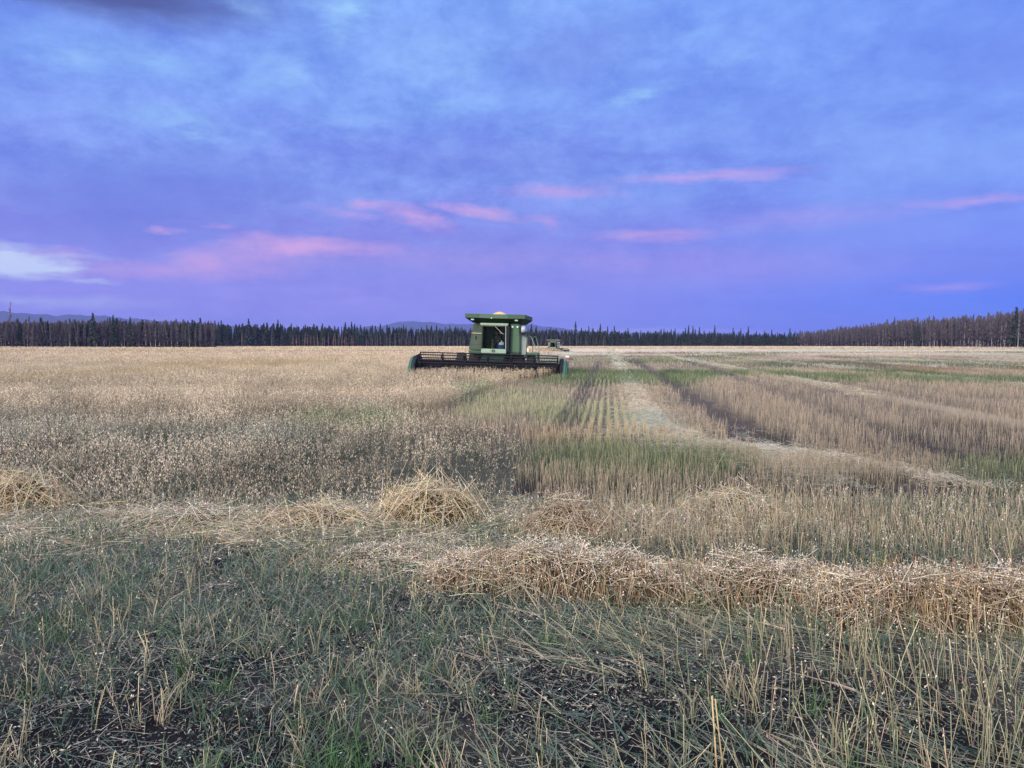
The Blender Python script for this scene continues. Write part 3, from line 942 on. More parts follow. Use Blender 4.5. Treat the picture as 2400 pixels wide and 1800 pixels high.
    up = np.abs(RNG.normal(.12, .14, n)) + (RNG.uniform(0, 1, n) < .16) * RNG.uniform(.3, 1.1, n)
    vec = np.stack([np.cos(ang) * ln, np.sin(ang) * ln, up * ln], 1)
    base = np.stack([x, d, ground_z(x, d) + RNG.uniform(0.0, .05, n)], 1)
    bend = np.stack([np.zeros(n), np.zeros(n), -.10 * ln], 1)
    pick = RNG.uniform(0, 1, n)
    c0 = np.where((pick < .55)[:, None], np.array([0.080, 0.125, 0.095]), np.where((pick < .8)[:, None], np.array([0.19, 0.21, 0.145]), np.array([0.44, 0.39, 0.28])))
    c0 = jitter(c0, n, .2)
    prism(B, base, vec, .0024, .0018, c0, lerp(c0, np.array([.40, .38, .30]), np.full(n, .35)), bend, 2)
    # flat leaves among them
    k = RNG.uniform(0, 1, n) < .5
    ribbon(B, base[k] + np.array([0, 0, .01]), vec[k] * .7, .009, .002, c0[k] * .9, c0[k], bend[k], 2)
    o = B.build('lodged_stems', M['plant'])
    tag(o, 'flattened grey green stems leaning left in front of the brown windrow', 'lodged stems', kind='stuff')


build_foreground()


# ------------------------------------------------------------------ straw heaps and windrows
def mound_straw(name, label, cx, cdist, rx, ry, h, yaw, nstraw, cols, cat, group, husk=0.15, ln=(.2, .5), skirt=1.0, spiky=.25, hang=0.0, row=False):
    """a heap of laid straw: a core under crossing straws, husks on top"""
    root = empty(name, (cx, cdist, 0), (0, 0, R(yaw)))
    n = nstraw
    th = RNG.uniform(0, 6.283, n); q = np.sqrt(RNG.uniform(0, 1, n)) * skirt
    lx, ly = np.cos(th) * q * rx, np.sin(th) * q * ry
    if row:
        lx = RNG.uniform(-1, 1, n) * rx; ly = np.clip(RNG.normal(.10, .34, n), -.8, 1) * ry
        q = np.sqrt((lx / rx) ** 6 + (ly / ry) ** 2); th = np.arctan2(ly / ry, lx / rx)
    lump = 0.05 + 1.8 * fbm(lx * 3.4 + cx * 3, ly * 3.4 + cdist, 7)
    surf = h * np.clip(1 - q ** 2.0, 0, 1) ** 0.8 * lump
    ang = RNG.uniform(0, 6.283, n); L = RNG.uniform(ln[0], ln[1], n)
    dx, dy = np.cos(ang), np.sin(ang)
    # follow the slope of the heap
    sl = -h * 2.0 * q * (np.cos(th) * dx / rx + np.sin(th) * dy / ry) * 0.8
    vec = np.stack([dx * L, dy * L, np.clip(sl, -1.2, 1.2) * L * 0.8 + RNG.normal(0, spiky, n) * L], 1)
    z = surf * RNG.uniform(0.55, 1.05, n) + 0.015
    base = np.stack([lx, ly, z], 1) - vec * 0.5
    base[:, 2] = np.maximum(base[:, 2], 0.005)
    bend = np.stack([np.zeros(n), np.zeros(n), -np.abs(RNG.normal(.08, .12, n)) * L], 1)
    ci = RNG.integers(0, len(cols), n)
    col = jitter(np.array(cols)[ci], n, .22)
    B = Bucket()
    prism(B, base, vec, .0026, .0020, col, col * jitter(1, n, .1), bend, 2)
    if hang > 0:     # stems standing under the edge of the swath
        m = int(n * hang)
        a2 = RNG.uniform(math.pi, 2 * math.pi, m); q2 = RNG.uniform(.35, 1.0, m)
        if row:
            lx2 = RNG.uniform(-1, 1, m) * rx; ly2 = RNG.uniform(-.75, .1, m) * ry; q2 = np.sqrt((lx2 / rx) ** 6 + (ly2 / ry) ** 2)
        else: lx2, ly2 = np.cos(a2) * q2 * rx, np.sin(a2) * q2 * ry
        hh = h * np.clip(1.15 - q2 ** 2.2, .12, 1) * RNG.uniform(.5, 1.35 if row else 1.1, m)
        b2 = np.stack([lx2, ly2, np.zeros(m)], 1)
        v2 = np.stack([RNG.normal(0, .25, m) * hh, np.abs(RNG.normal(.25, .2, m)) * hh, hh], 1)
        cc = jitter(np.array(cols)[RNG.integers(0, len(cols), m)], m, .2)
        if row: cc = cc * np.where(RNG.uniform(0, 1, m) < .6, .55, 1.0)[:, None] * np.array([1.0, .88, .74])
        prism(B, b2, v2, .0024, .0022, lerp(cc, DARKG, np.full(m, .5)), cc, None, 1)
    # husks and panicles lying on top
    m = int(n * husk * 2.6)
    th = RNG.uniform(0, 6.283, m); q = np.sqrt(RNG.uniform(0, 1, m)) * skirt * 1.05
    lx, ly = np.cos(th) * q * rx, np.sin(th) * q * ry
    if row:
        lx = RNG.uniform(-1, 1, m) * rx; ly = np.clip(RNG.normal(.0, .40, m), -.9, 1) * ry
        q = np.sqrt((lx / rx) ** 6 + (ly / ry) ** 2)
    lump = 0.05 + 1.8 * fbm(lx * 3.4 + cx * 3, ly * 3.4 + cdist, 7)
    z = h * np.clip(1 - q ** 2.0, 0, 1) ** 0.8 * lump * RNG.uniform(.9, 1.15, m) + RNG.uniform(0.01, .05, m)
    l2 = RNG.uniform(.010, .024, m)
    ax = RNG.normal(size=(m, 3)); ax[:, 2] -= .5; ax *= (l2 / (np.linalg.norm(ax, axis=1) + 1e-6))[:, None]
    diamond(B, np.stack([lx, ly, z], 1), ax, l2 * .38, jitter(np.array([.64, .57, .47]), m, .25))
    B.build('straw', M['plant'], root)
    # the core, painted near-black for the shade inside the heap
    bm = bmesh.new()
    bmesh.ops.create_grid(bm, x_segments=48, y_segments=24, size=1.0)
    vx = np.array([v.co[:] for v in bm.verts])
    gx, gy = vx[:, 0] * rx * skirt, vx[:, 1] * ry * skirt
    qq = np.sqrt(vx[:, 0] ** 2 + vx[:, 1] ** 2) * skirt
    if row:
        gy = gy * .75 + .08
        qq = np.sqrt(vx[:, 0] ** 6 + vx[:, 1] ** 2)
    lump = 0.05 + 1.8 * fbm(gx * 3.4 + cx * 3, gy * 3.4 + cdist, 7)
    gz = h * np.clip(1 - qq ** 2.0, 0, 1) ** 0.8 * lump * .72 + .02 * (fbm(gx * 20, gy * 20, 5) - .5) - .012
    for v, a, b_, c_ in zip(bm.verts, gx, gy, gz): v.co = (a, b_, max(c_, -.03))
    me = bpy.data.meshes.new('shade_core'); bm.to_mesh(me); bm.free()
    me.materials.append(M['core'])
    o = bpy.data.objects.new('shade_core', me); C.objects.link(o); o.parent = root
    tag(root, label, cat, group)
    return root


M['core'] = worn('shade_dark_straw', (0.012, 0.009, 0.006), (0.06, 0.042, 0.025), .5, 22, .9)  # near-black colour paints the shaded gaps between the straws
GOLDS = [(.70, .56, .35), (.60, .45, .26), (.80, .70, .50), (.30, .20, .11), (.74, .65, .48)]
TANS = [(.66, .57, .42), (.52, .44, .33), (.76, .69, .56), (.32, .25, .18), (.38, .38, .29)]
BROWNS = [(.54, .42, .29), (.36, .255, .165), (.66, .55, .41), (.20, .135, .085), (.60, .51, .39)]
HG = 'straw heaps on the headland'
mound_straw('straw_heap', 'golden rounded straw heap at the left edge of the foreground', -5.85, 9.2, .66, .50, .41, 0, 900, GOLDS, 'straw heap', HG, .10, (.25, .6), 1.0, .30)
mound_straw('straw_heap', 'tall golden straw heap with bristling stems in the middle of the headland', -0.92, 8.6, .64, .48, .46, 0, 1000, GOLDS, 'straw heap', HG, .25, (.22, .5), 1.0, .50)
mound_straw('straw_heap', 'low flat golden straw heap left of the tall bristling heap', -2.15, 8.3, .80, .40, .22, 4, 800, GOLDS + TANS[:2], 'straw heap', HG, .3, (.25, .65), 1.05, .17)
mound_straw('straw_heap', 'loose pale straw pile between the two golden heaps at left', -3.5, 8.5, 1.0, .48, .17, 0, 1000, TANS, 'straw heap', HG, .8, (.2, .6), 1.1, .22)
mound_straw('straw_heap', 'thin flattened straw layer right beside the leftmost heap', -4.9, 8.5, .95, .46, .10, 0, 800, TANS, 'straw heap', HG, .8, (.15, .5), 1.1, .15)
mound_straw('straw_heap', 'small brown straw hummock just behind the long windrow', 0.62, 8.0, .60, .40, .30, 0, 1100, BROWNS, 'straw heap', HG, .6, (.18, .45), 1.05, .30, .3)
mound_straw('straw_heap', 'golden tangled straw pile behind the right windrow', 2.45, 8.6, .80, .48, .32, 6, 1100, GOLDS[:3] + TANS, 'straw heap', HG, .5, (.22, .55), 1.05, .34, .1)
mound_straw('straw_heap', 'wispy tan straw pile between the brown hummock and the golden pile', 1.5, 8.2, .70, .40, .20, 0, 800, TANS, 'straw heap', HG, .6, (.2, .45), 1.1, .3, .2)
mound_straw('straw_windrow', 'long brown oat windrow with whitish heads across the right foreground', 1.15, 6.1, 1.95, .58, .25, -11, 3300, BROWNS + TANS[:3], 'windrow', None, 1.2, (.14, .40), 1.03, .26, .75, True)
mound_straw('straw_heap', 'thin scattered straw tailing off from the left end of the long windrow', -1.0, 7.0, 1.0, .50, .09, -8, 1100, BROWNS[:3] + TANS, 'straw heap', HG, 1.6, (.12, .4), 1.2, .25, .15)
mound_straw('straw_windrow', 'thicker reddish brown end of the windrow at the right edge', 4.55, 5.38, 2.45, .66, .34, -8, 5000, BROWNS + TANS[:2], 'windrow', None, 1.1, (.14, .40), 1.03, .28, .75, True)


def build_loose_straw():
    """ragged low band of dropped straw the heaps rise from"""
    B = Bucket()
    x, d = scatter(7.0, 9.9, 1700, lambda x, d: RNG.uniform(0, 1, len(x)) < smooth(.30, .56, fbm(x * .9, d * 1.6, 401)) * np.exp(-((d - np.where(x < .2, 8.35, 8.1 + .12 * x)) / np.where(x < .2, .72, .42)) ** 2) * np.where(x < .2, 1, .6) * (1 - smooth(3.0, 4.2, x)))
    n = len(x)
    ang = RNG.normal(.1, .8, n); L_ = RNG.uniform(.12, .5, n)
    hz = .13 * smooth(.4, .7, fbm(x * 1.4, d * 1.4, 403))
    vec = np.stack([np.cos(ang) * L_, np.sin(ang) * L_, RNG.normal(.03, .20, n) * L_], 1)
    base = np.stack([x, d, ground_z(x, d) + RNG.uniform(.01, 1, n) * hz + .01], 1) - vec * .5
    base[:, 2] = np.maximum(base[:, 2], .004)
    col = jitter(np.array(TANS + GOLDS[:1])[RNG.integers(0, 6, n)], n, .22)
    prism(B, base, vec, .0025, .0019, col, col, np.stack([np.zeros(n), np.zeros(n), -np.abs(RNG.normal(.05, .1, n)) * L_], 1), 2)
    # whole dropped panicles standing out of it
    x, d = scatter(7.0, 9.6, 48, lambda x, d: RNG.uniform(0, 1, len(x)) < .25 + smooth(.4, .6, fbm(x * .9, d * 1.6, 401)))
    n = len(x); h = RNG.uniform(.08, .34, n)
    base = np.stack([x, d, ground_z(x, d)], 1)
    le = RNG.normal(0, .55, (n, 2))
    vec = np.stack([le[:, 0] * h, le[:, 1] * h, h], 1)
    prism(B, base, vec, .0019, .0012, np.array([.34, .32, .22]), np.array([.55, .48, .36]), None, 1)
    oat_panicles(B, base + vec, None, 9, .85, np.array([.66, .60, .50]))
    o = B.build('loose_straw', M['plant'])
    tag(o, 'loose pale straw and oat panicles strewn around the straw heaps', 'loose straw', kind='stuff')


build_loose_straw()


# ------------------------------------------------------------------ trees
def spruce_mesh(seed, h, r, density=1.0):
    global RNG
    keep = RNG; RNG = np.random.default_rng(seed)
    B = Bucket()
    n = int(430 * density)
    t = RNG.uniform(0.06, 1.0, n) ** 0.85
    ang = RNG.uniform(0, 6.283, n)
    wob = 0.75 + 0.5 * vnoise(t * 9, ang * 0 + seed, seed)
    rad = r * (1.02 - t) ** 0.75 * wob
    rr = rad * np.sqrt(RNG.uniform(0.1, 1, n))
    cen = np.stack([np.cos(ang) * rr, np.sin(ang) * rr, t * h], 1)
    ln = RNG.uniform(.6, 1.35, n) * (0.55 + 0.75 * (1 - t))
    ax = np.stack([np.cos(ang) * ln, np.sin(ang) * ln, -RNG.uniform(.1, .7, n) * ln], 1)
    diamond(B, cen, ax, ln * RNG.uniform(.4, .75, n), jitter(np.array([.030, .044, .030]), n, .35, .1))
    # spire
    k = 14
    z = np.linspace(.82, 1.0, k) * h
    a2 = RNG.uniform(0, 6.28, k)
    diamond(B, np.stack([np.cos(a2) * .08, np.sin(a2) * .08, z], 1), np.stack([np.cos(a2) * .3, np.sin(a2) * .3, np.full(k, .45)], 1), .32, jitter(np.array([.028, .042, .03]), k, .2))
    T = Bucket()
    prism(T, np.array([[0, 0, -.2]]), np.array([[0, 0, h * .98]]), .13, .02, (.07, .06, .055), (.05, .045, .04), None, 3)
    RNG = keep
    return T, B


def aspen_mesh(seed, h, dense=1.0, tcol=(.27, .25, .26), tw=(.15, .115, .115)):
    global RNG
    keep = RNG; RNG = np.random.default_rng(seed)
    T = Bucket()
    bx, by = RNG.normal(0, .035, 2) * h
    prism(T, np.array([[0, 0, -.2]]), np.array([[bx * .3, by * .3, h * .97]]), .13, .03, tcol, np.array(tcol) * .8, np.array([[bx, by, 0]]), 4)
    B = Bucket()
    n = int(72 * dense)
    t = RNG.uniform(0.22, .96, n)
    ang = RNG.uniform(0, 6.28, n)
    b = np.stack([bx * .3 * t + bx * t ** 2, by * .3 * t + by * t ** 2, h * .97 * t], 1)
    ln = RNG.uniform(.8, 2.1, n) * (1.15 - t * .75) * h / 14
    v = np.stack([np.cos(ang) * ln * .55 * (1.3 - t), np.sin(ang) * ln * .55 * (1.3 - t), ln * RNG.uniform(.5, 1.1, n)], 1)
    bc = jitter(np.array(tw), n, .25)
    ribbon(B, b, v, .09, .045, bc * 1.1, bc, None, 1)
    # twigs off each limb
    k = 9
    bb = np.repeat(b, k, 0) + np.repeat(v, k, 0) * RNG.uniform(.2, 1, n * k)[:, None]
    a3 = RNG.uniform(0, 6.28, n * k); l3 = RNG.uniform(.4, 1.1, n * k) * h / 14
    tt = np.repeat(t, k)
    v3 = np.stack([np.cos(a3) * l3 * .55 * (1.25 - tt), np.sin(a3) * l3 * .55 * (1.25 - tt), l3 * RNG.uniform(.3, 1.2, n * k)], 1)
    ribbon(B, bb, v3, .10, .05, jitter(np.array(tw) * .95, n * k, .25), jitter(np.array(tw) * .9, n * k, .25), None, 1)
    RNG = keep
    return T, B


M['bark'] = plant_mat('bark', 0.0, .9)
SP = []
for i in range(6):
    h = 14.0
    T, B = spruce_mesh(100 + i, h, [1.55, 1.35, 1.9, 1.45, 2.0, 1.15][i], 1.0)
    SP.append((T.mesh('trunk', M['bark']), B.mesh('crown', M['leaf']), T, B))
AS, BI = [], []
for i in range(6):
    T, B = aspen_mesh(200 + i, 14.0, 1.0, [(.30, .28, .29), (.17, .155, .165), (.15, .14, .15), (.42, .40, .40), (.16, .15, .16), (.22, .205, .215)][i], [(.100, .091, .102), (.085, .077, .092), (.110, .097, .102)][i % 3])
    AS.append((T.mesh('trunk', M['bark']), B.mesh('crown', M['leaf']), T, B))
for i in range(3):
    T, B = aspen_mesh(300 + i, 14.0, 1.0, (.36, .31, .30), (.20, .125, .11))
    BI.append((T.mesh('trunk', M['bark']), B.mesh('crown', M['leaf']), T, B))


T, B = aspen_mesh(411, 14.0, .35, (.17, .15, .17), (.17, .135, .15))
THIN = (T.mesh('trunk', M['bark']), B.mesh('crown', M['leaf']), T, B)


def plant_tree(name, var, x, y, h, label, cat, group, rz=None, sxy=1.0):
    r = empty(name, (x, y, rolling(np.array([x]), np.array([y]))[0]), (0, 0, random.uniform(0, 6.28) if rz is None else rz))
    s = h / 14.0
    r.scale = (s * sxy, s * sxy, s)
    for nm, me in (('trunk', var[0]), ('crown', var[1])):
        o = bpy.data.objects.new(nm, me); C.objects.link(o); o.parent = r
    tag(r, label, cat, group)
    return r


def at(px, y):   # azimuth column of the treeline -> world x at distance y
    return (px - 1200) / 1813 * y


def treeline(px):
    """distance of the forest front for each bearing"""
    return np.interp(px, [-400, 0, 505, 512, 900, 1240, 1800, 1900, 2100, 2400, 2800], [360, 385, 400, 560, 575, 580, 600, 560, 470, 400, 360])


def skyline(px):
    """height of the tallest layer"""
    return np.interp(px, [-400, 0, 500, 520, 750, 900, 1240, 1500, 1840, 1900, 2000, 2100, 2250, 2400, 2800], [14.6, 14.4, 14.2, 18.4, 16.6, 15.8, 14.6, 12.8, 11.5, 11.8, 14.0, 16.4, 17.2, 19.8, 21])


def build_forest():
    # ---- countable trees along the front and the skyline
    def row(kind, name, px0, px1, n, dist_off, hf, label, cat, group, hs=.08, sxy=1.0):
        pxs = np.linspace(px0, px1, n) + RNG.uniform(-.5, .5, n) * (px1 - px0) / n
        for p in pxs:
            y = float(treeline(p)) + random.uniform(*dist_off)
            h = float(skyline(p)) * hf * random.gauss(1, hs)
            v = random.choice(kind)
            plant_tree(name, v, at(p, y), y, h, label, cat, group, None, sxy * random.uniform(.85, 1.15))
    row(AS, 'bare_aspen', -170, 503, 95, (0, 10), .88, 'slender bare grey aspen in the front row of the left forest block', 'tree', 'bare aspens of the left forest block', .08, 1.2)
    row(SP, 'spruce_tree', -150, 500, 24, (8, 26), .98, 'dark spruce top showing above the bare trees of the left forest', 'tree', 'spruces inside the left forest block', .10)
    row(SP, 'spruce_tree', 516, 1085, 66, (0, 14), .96, 'dark narrow spruce in the treeline left of the green combine', 'tree', 'spruces left of the combine', .13)
    row(SP, 'spruce_tree', 1235, 1865, 74, (0, 14), .94, 'dark narrow spruce in the treeline right of the green combine', 'tree', 'spruces right of the combine', .20)
    row(BI, 'bare_birch', 690, 830, 20, (-9, -3), .56, 'small reddish bare birch standing before the dark spruces', 'tree', 'birch clump before the spruces', .12)
    row(AS, 'bare_aspen', 860, 1090, 34, (-7, -2), .60, 'low grey bare tree before the spruces just left of the combine', 'tree', 'low bare trees left of the combine', .12)
    row(AS, 'bare_aspen', 1235, 1420, 24, (-7, -2), .58, 'low grey bare tree before the spruces beyond the far combine', 'tree', 'low bare trees behind the far combine', .12)
    row(AS, 'bare_aspen', 1862, 2570, 105, (0, 14), .95, 'purplish grey bare aspen in the right forest block', 'tree', 'bare aspens of the right forest block', .06, 1.35)

    def one(var, name, px, top_py, off, label, sxy=1.0):
        y = float(treeline(px)) + off
        h = CAM_H + (807 - top_py) / 1813 * y
        plant_tree(name, var, at(px, y), y, h, label, 'tree', None, None, sxy)
    one(SP[2], 'spruce_tree', 221, 735, -2, 'tallest spruce of the left forest, broad tip over the ridge', 1.1)
    one(SP[5], 'spruce_tree', 268, 739, -1, 'slim second tall spruce right of the tallest left one', 1.1)
    one(SP[0], 'spruce_tree', 308, 744, -1, 'short twin topped dark spruce between slim spruce and block edge', 1.0)
    one(THIN, 'bare_aspen', 26, 708, 12, 'sparse bare tree towering above the far left forest edge', 1.1)
    one(AS[3], 'bare_aspen', 638, 772, -8, 'lone pale trunk standing before the dark spruces', .5)
    one(BI[0], 'bare_birch', 568, 772, -8, 'single rusty bare birch between left block and lone pale trunk', .6)
    one(SP[4], 'spruce_tree', 2378, 721, -3, 'tallest dark spruce standing above the right forest edge', 1.2)
    one(AS[3], 'bare_aspen', 2384, 728, -8, 'pale trunked aspen right beside the tallest right spruce', .8)
    one(SP[5], 'spruce_tree', 2142, 757, 0, 'left one of two close dark spruce tips in the right forest', .7)
    one(SP[5], 'spruce_tree', 2148, 758, 1, 'right one of two close dark spruce tips in the right forest', .7)
    one(SP[1], 'spruce_tree', 1674, 763, 0, 'tallest spruce spire of the low treeline right of centre', .9)
    one(SP[0], 'spruce_tree', 1735, 770, 0, 'spruce spire standing apart right of the tallest central spire', .9)

    # ---- the forest behind them, one mass
    B = Bucket()

    def put(var, x, y, h, yaw, sxy):
        s = h / 14.0
        for bk in (var[2], var[3]):
            off = B.n
            for v, k in zip(bk.V, bk.K):
                c, sn = math.cos(yaw), math.sin(yaw)
                q = np.empty_like(v)
                q[:, 0] = x + (v[:, 0] * c - v[:, 1] * sn) * s * sxy
                q[:, 1] = y + (v[:, 0] * sn + v[:, 1] * c) * s * sxy
                q[:, 2] = v[:, 2] * s
                B.V.append(q); B.K.append(k)
            for f in bk.F: B.F.append(f + off)
            B.n += bk.n
    rr = random.Random(5)
    for i in range(4400):
        px = rr.uniform(-300, 2700) if i < 2600 else rr.choice((rr.uniform(1872, 2700), rr.uniform(-250, 508)))
        y = float(treeline(px)) + 4 + rr.random() ** 1.3 * 70
        left, right = px < 508, px > 1872
        if left: var = rr.choice(AS) if rr.random() < .88 else rr.choice(SP)
        elif right: var = rr.choice(AS)
        else: var = rr.choice(SP)
        hf = rr.gauss(.90 if left else (.93 if right else .84), .08)
        put(var, at(px, y), y, float(skyline(px)) * hf, rr.uniform(0, 6.28), rr.uniform(.9, 1.35) * (1.3 if (left or right) else 1))
    B.build('distant_forest', M['leaf'])
    tag(bpy.data.objects['distant_forest'], 'dense dark forest mass behind the front trees along the field', 'forest', kind='stuff')

    # ---- low dark brush at the forest's foot
    B = Bucket()
    n = 110000
    px = RNG.uniform(-330, 2730, n)
    y = treeline(px) + RNG.uniform(-2, 60, n)
    x = (px - 1200) / 1813 * y
    top = 2.5 + 7.0 * fbm(px * .05, y * .02, 3)
    z = RNG.uniform(0, 1, n) ** 1.5 * top
    ln = RNG.uniform(.6, 1.5, n)
    ax = RNG.normal(0, .5, (n, 3)); ax[:, 2] = np.abs(ax[:, 2]) + .6; ax *= (ln / np.linalg.norm(ax, axis=1))[:, None]
    diamond(B, np.stack([x, y, z], 1), ax, ln * .38, jitter(np.array([.030, .028, .034]), n, .35, .1))
    o = B.build('forest_brush', M['leaf'])
    tag(o, 'dark brush and undergrowth along the foot of the forest', 'undergrowth', kind='stuff')


build_forest()


# ------------------------------------------------------------------ combine harvester
class MB:
    def __init__(s): s.bm = bmesh.new()

    def poly(s, pts):
        return s.bm.faces.new([s.bm.verts.new(p) for p in pts])

    def box(s, x0, x1, y0, y1, z0, z1):
        s.hexa([(x0, y0, z0), (x1, y0, z0), (x1, y1, z0), (x0, y1, z0)], [(x0, y0, z1), (x1, y0, z1), (x1, y1, z1), (x0, y1, z1)])
        return s

    def hexa(s, lo, hi):
        a = [s.bm.verts.new(p) for p in lo]; b = [s.bm.verts.new(p) for p in hi]
        n = len(a)
        s.bm.faces.new(a[::-1]); s.bm.faces.new(b)
        for i in range(n): s.bm.faces.new((a[i], a[(i + 1) % n], b[(i + 1) % n], b[i]))
        return s

    def plate(s, xz, y0, y1):
        """outline in x,z given thickness along y"""
        return s.hexa([(x, y0, z) for x, z in xz], [(x, y1, z) for x, z in xz])

    def side(s, yz, x0, x1):
        return s.hexa([(x0, y, z) for y, z in yz], [(x1, y, z) for y, z in yz])

    def tube(s, pts, r, n=8):
        pts = [Vector(p) for p in pts]
        rings = []
        for i, p in enumerate(pts):
            d = (pts[min(i + 1, len(pts) - 1)] - pts[max(i - 1, 0)]).normalized()
            e = d.orthogonal().normalized() if abs(d.x) > .9 or True else None
            ref = Vector((0, 0, 1)) if abs(d.z) < .9 else Vector((1, 0, 0))
            e = d.cross(ref).normalized(); f = d.cross(e)
            rings.append([s.bm.verts.new(p + (e * math.cos(k * 6.2832 / n) + f * math.sin(k * 6.2832 / n)) * r) for k in range(n)])
        for a, b in zip(rings, rings[1:]):
            for k in range(n): s.bm.faces.new((a[k], a[(k + 1) % n], b[(k + 1) % n], b[k]))
        s.bm.faces.new(rings[0][::-1]); s.bm.faces.new(rings[-1])
        return s

    def lathe_x(s, prof, cx, cy, cz, n=40):
        """profile [(x, r)] turned about an axis along x"""
        rings = [[s.bm.verts.new((cx + x, cy + math.cos(k * 6.2832 / n) * r, cz + math.sin(k * 6.2832 / n) * r)) for k in range(n)] for x, r in prof]
        for a, b in zip(rings, rings[1:]):
            for k in range(n): s.bm.faces.new((a[k], a[(k + 1) % n], b[(k + 1) % n], b[k]))
        if prof[0][1] > 0: s.bm.faces.new(rings[0][::-1])
        if prof[-1][1] > 0: s.bm.faces.new(rings[-1])
        return s

    def build(s, name, mat, parent=None, bevel=0.0, smooth_=False):
        bmesh.ops.recalc_face_normals(s.bm, faces=s.bm.faces)
        if bevel > 0:
            bmesh.ops.bevel(s.bm, geom=[e for e in s.bm.edges if len(e.link_faces) == 2 and e.calc_face_angle(0) > .5], offset=bevel, segments=2, affect='EDGES', clamp_overlap=True)
        me = bpy.data.meshes.new(name)
        s.bm.to_mesh(me); s.bm.free()
        me.materials.append(mat)
        if smooth_:
            for p in me.polygons: p.use_smooth = True
        o = bpy.data.objects.new(name, me); C.objects.link(o)
        if parent: o.parent = parent
        return o


def build_combine():
    root = empty('combine_harvester')
    # ---- body behind the cab
    b = MB()
    b.side([(.2, 1.05), (4.9, 1.05), (5.5, 1.45), (5.3, 2.5), (4.4, 2.95), (.2, 3.25)], -1.42, 1.42)
    body = b.build('body', M['green'], root, .04)
    MB().side([(5.3, 1.0), (5.9, .9), (5.9, 1.7), (5.5, 2.1)], -.9, .9).build('straw_hood', M['green_dark'], body, .03)
    # ---- dusty front side panel (image left) with sill, handle and stripe
    b = MB()
    b.plate([(-1.62, 1.62), (-.80, 1.62), (-.735, 3.32), (-1.30, 3.32), (-1.37, 3.22), (-1.44, 2.85), (-1.53, 2.3)], -1.05, .25)
    sp = b.build('side_panel', M['green_dusty'], root, .05)
    MB().plate([(-1.62, 1.44), (-.80, 1.44), (-.80, 1.60), (-1.62, 1.60)], -1.10, .25).build('sill', M['green'], sp, .03)
    MB().box(-1.20, -1.14, -1.10, -1.06, 2.30, 2.52).build('handle', M['black'], sp, .01)
    MB().box(-1.50, -.78, -1.054, -1.049, 2.60, 2.612).box(-1.56, -.80, -1.054, -1.049, 1.98, 1.99).box(-1.12, -1.11, -1.054, -1.049, 2.62, 3.28).build('seam', M['black'], sp)
    MB().box(-1.38, -.80, -1.062, -1.052, 2.665, 2.705).build('stripe', M['decal'], sp)
    MB().box(-1.47, -1.382, -1.062, -1.052, 2.66, 2.74).build('reflector', M['red'], sp)
    MB().tube([(-1.50, -1.0, 2.63), (-1.78, -1.05, 2.63)], .014).build('rod', M['black'], sp)
    # ---- green front panel right of the cab with two lamps
    b = MB()
    b.plate([(.98, 1.52), (1.60, 1.52), (1.58, 2.7), (1.56, 3.32), (.98, 3.32)], -1.02, .25)
    sp = b.build('side_panel', M['green_worn'], root, .05)
    for lx in (1.115, 1.42):
        MB().lathe_x([(0, .055), (.04, .062), (.05, .03)], 0, 0, 0, 18).build('work_lamp', M['white'], sp, 0, True).matrix_local = Matrix.Translation((lx, -1.025, 3.12)) @ Matrix.Rotation(R(-90), 4, 'Z')
    MB().box(1.0, 1.575, -1.024, -1.019, 2.62, 2.632).box(1.27, 1.28, -1.024, -1.019, 1.54, 2.6).build('seam', M['black'], sp)
    MB().plate([(.96, 1.42), (1.62, 1.42), (1.62, 1.51), (.96, 1.51)], -1.2, .25).build('step_edge', M['green_dark'], sp, .02)
    # ---- cab
    b = MB()
    b.box(-.72, .79, .30, .36, 1.46, 3.30)       # back wall
    b.box(-.74, .80, -1.25, .30, 1.40, 1.50)     # floor
    b.box(-.735, -.70, -1.20, .30, 1.74, 3.18)   # left lining
    b.box(.79, .82, -1.20, .30, 1.74, 3.18)
    b.box(-.74, .80, -1.2, .30, 3.20, 3.30)
    cab = b.build('cab', M['interior'], root)
    MB().plate([(-.84, 3.17), (.86, 3.17), (.90, 3.325), (-.88, 3.325)], -1.42, -1.08).build('roof_strip', M['green_pale'], cab, .03)
    MB().plate([(-.78, 1.46), (.79, 1.46), (.79, 1.735), (-.78, 1.735)], -1.40, -1.22).build('front_panel', M['green_pale'], cab, .03)
    MB().plate([(-.78, 1.74), (-.715, 1.74), (-.70, 3.165), (-.77, 3.165)], -1.36, -1.24).build('pillar', M['green_dark'], cab, .01)
    MB().plate([(.79, 1.74), (.965, 1.46), (.975, 3.165), (.74, 3.165), (.745, 1.74)], -1.36, -1.06).build('pillar', M['black'], cab, .015)
    MB().plate([(.745, 1.74), (.775, 1.74), (.745, 3.16), (.715, 3.16)], -1.385, -1.363).build('trim', M['mirror'], cab)
    MB().box(-.70, .74, -1.30, -1.285, 1.75, 3.165).build('windshield', M['glass'], cab)
    MB().tube([(.05, -1.33, 3.13), (.52, -1.33, 2.70)], .014, 6).tube([(.36, -1.335, 2.74), (.64, -1.335, 2.66)], .012, 6).build('wiper', M['mirror'], cab)
    MB().box(-.70, .72, -1.315, -1.302, 3.11, 3.16).build('sun_visor', principled('visor_red', (.10, .03, .03), .7), cab)
    em = MB().plate([(-.105, 1.53), (.105, 1.53), (.105, 1.69), (-.105, 1.69)], -1.418, -1.4).build('emblem', M['black'], cab, .01)
    deer = [(-.07, 1.58), (-.04, 1.615), (.01, 1.62), (.035, 1.65), (.05, 1.675), (.045, 1.645), (.075, 1.635), (.05, 1.615), (.03, 1.59), (.07, 1.57), (.015, 1.575), (-.02, 1.585), (-.045, 1.555), (-.05, 1.575)]
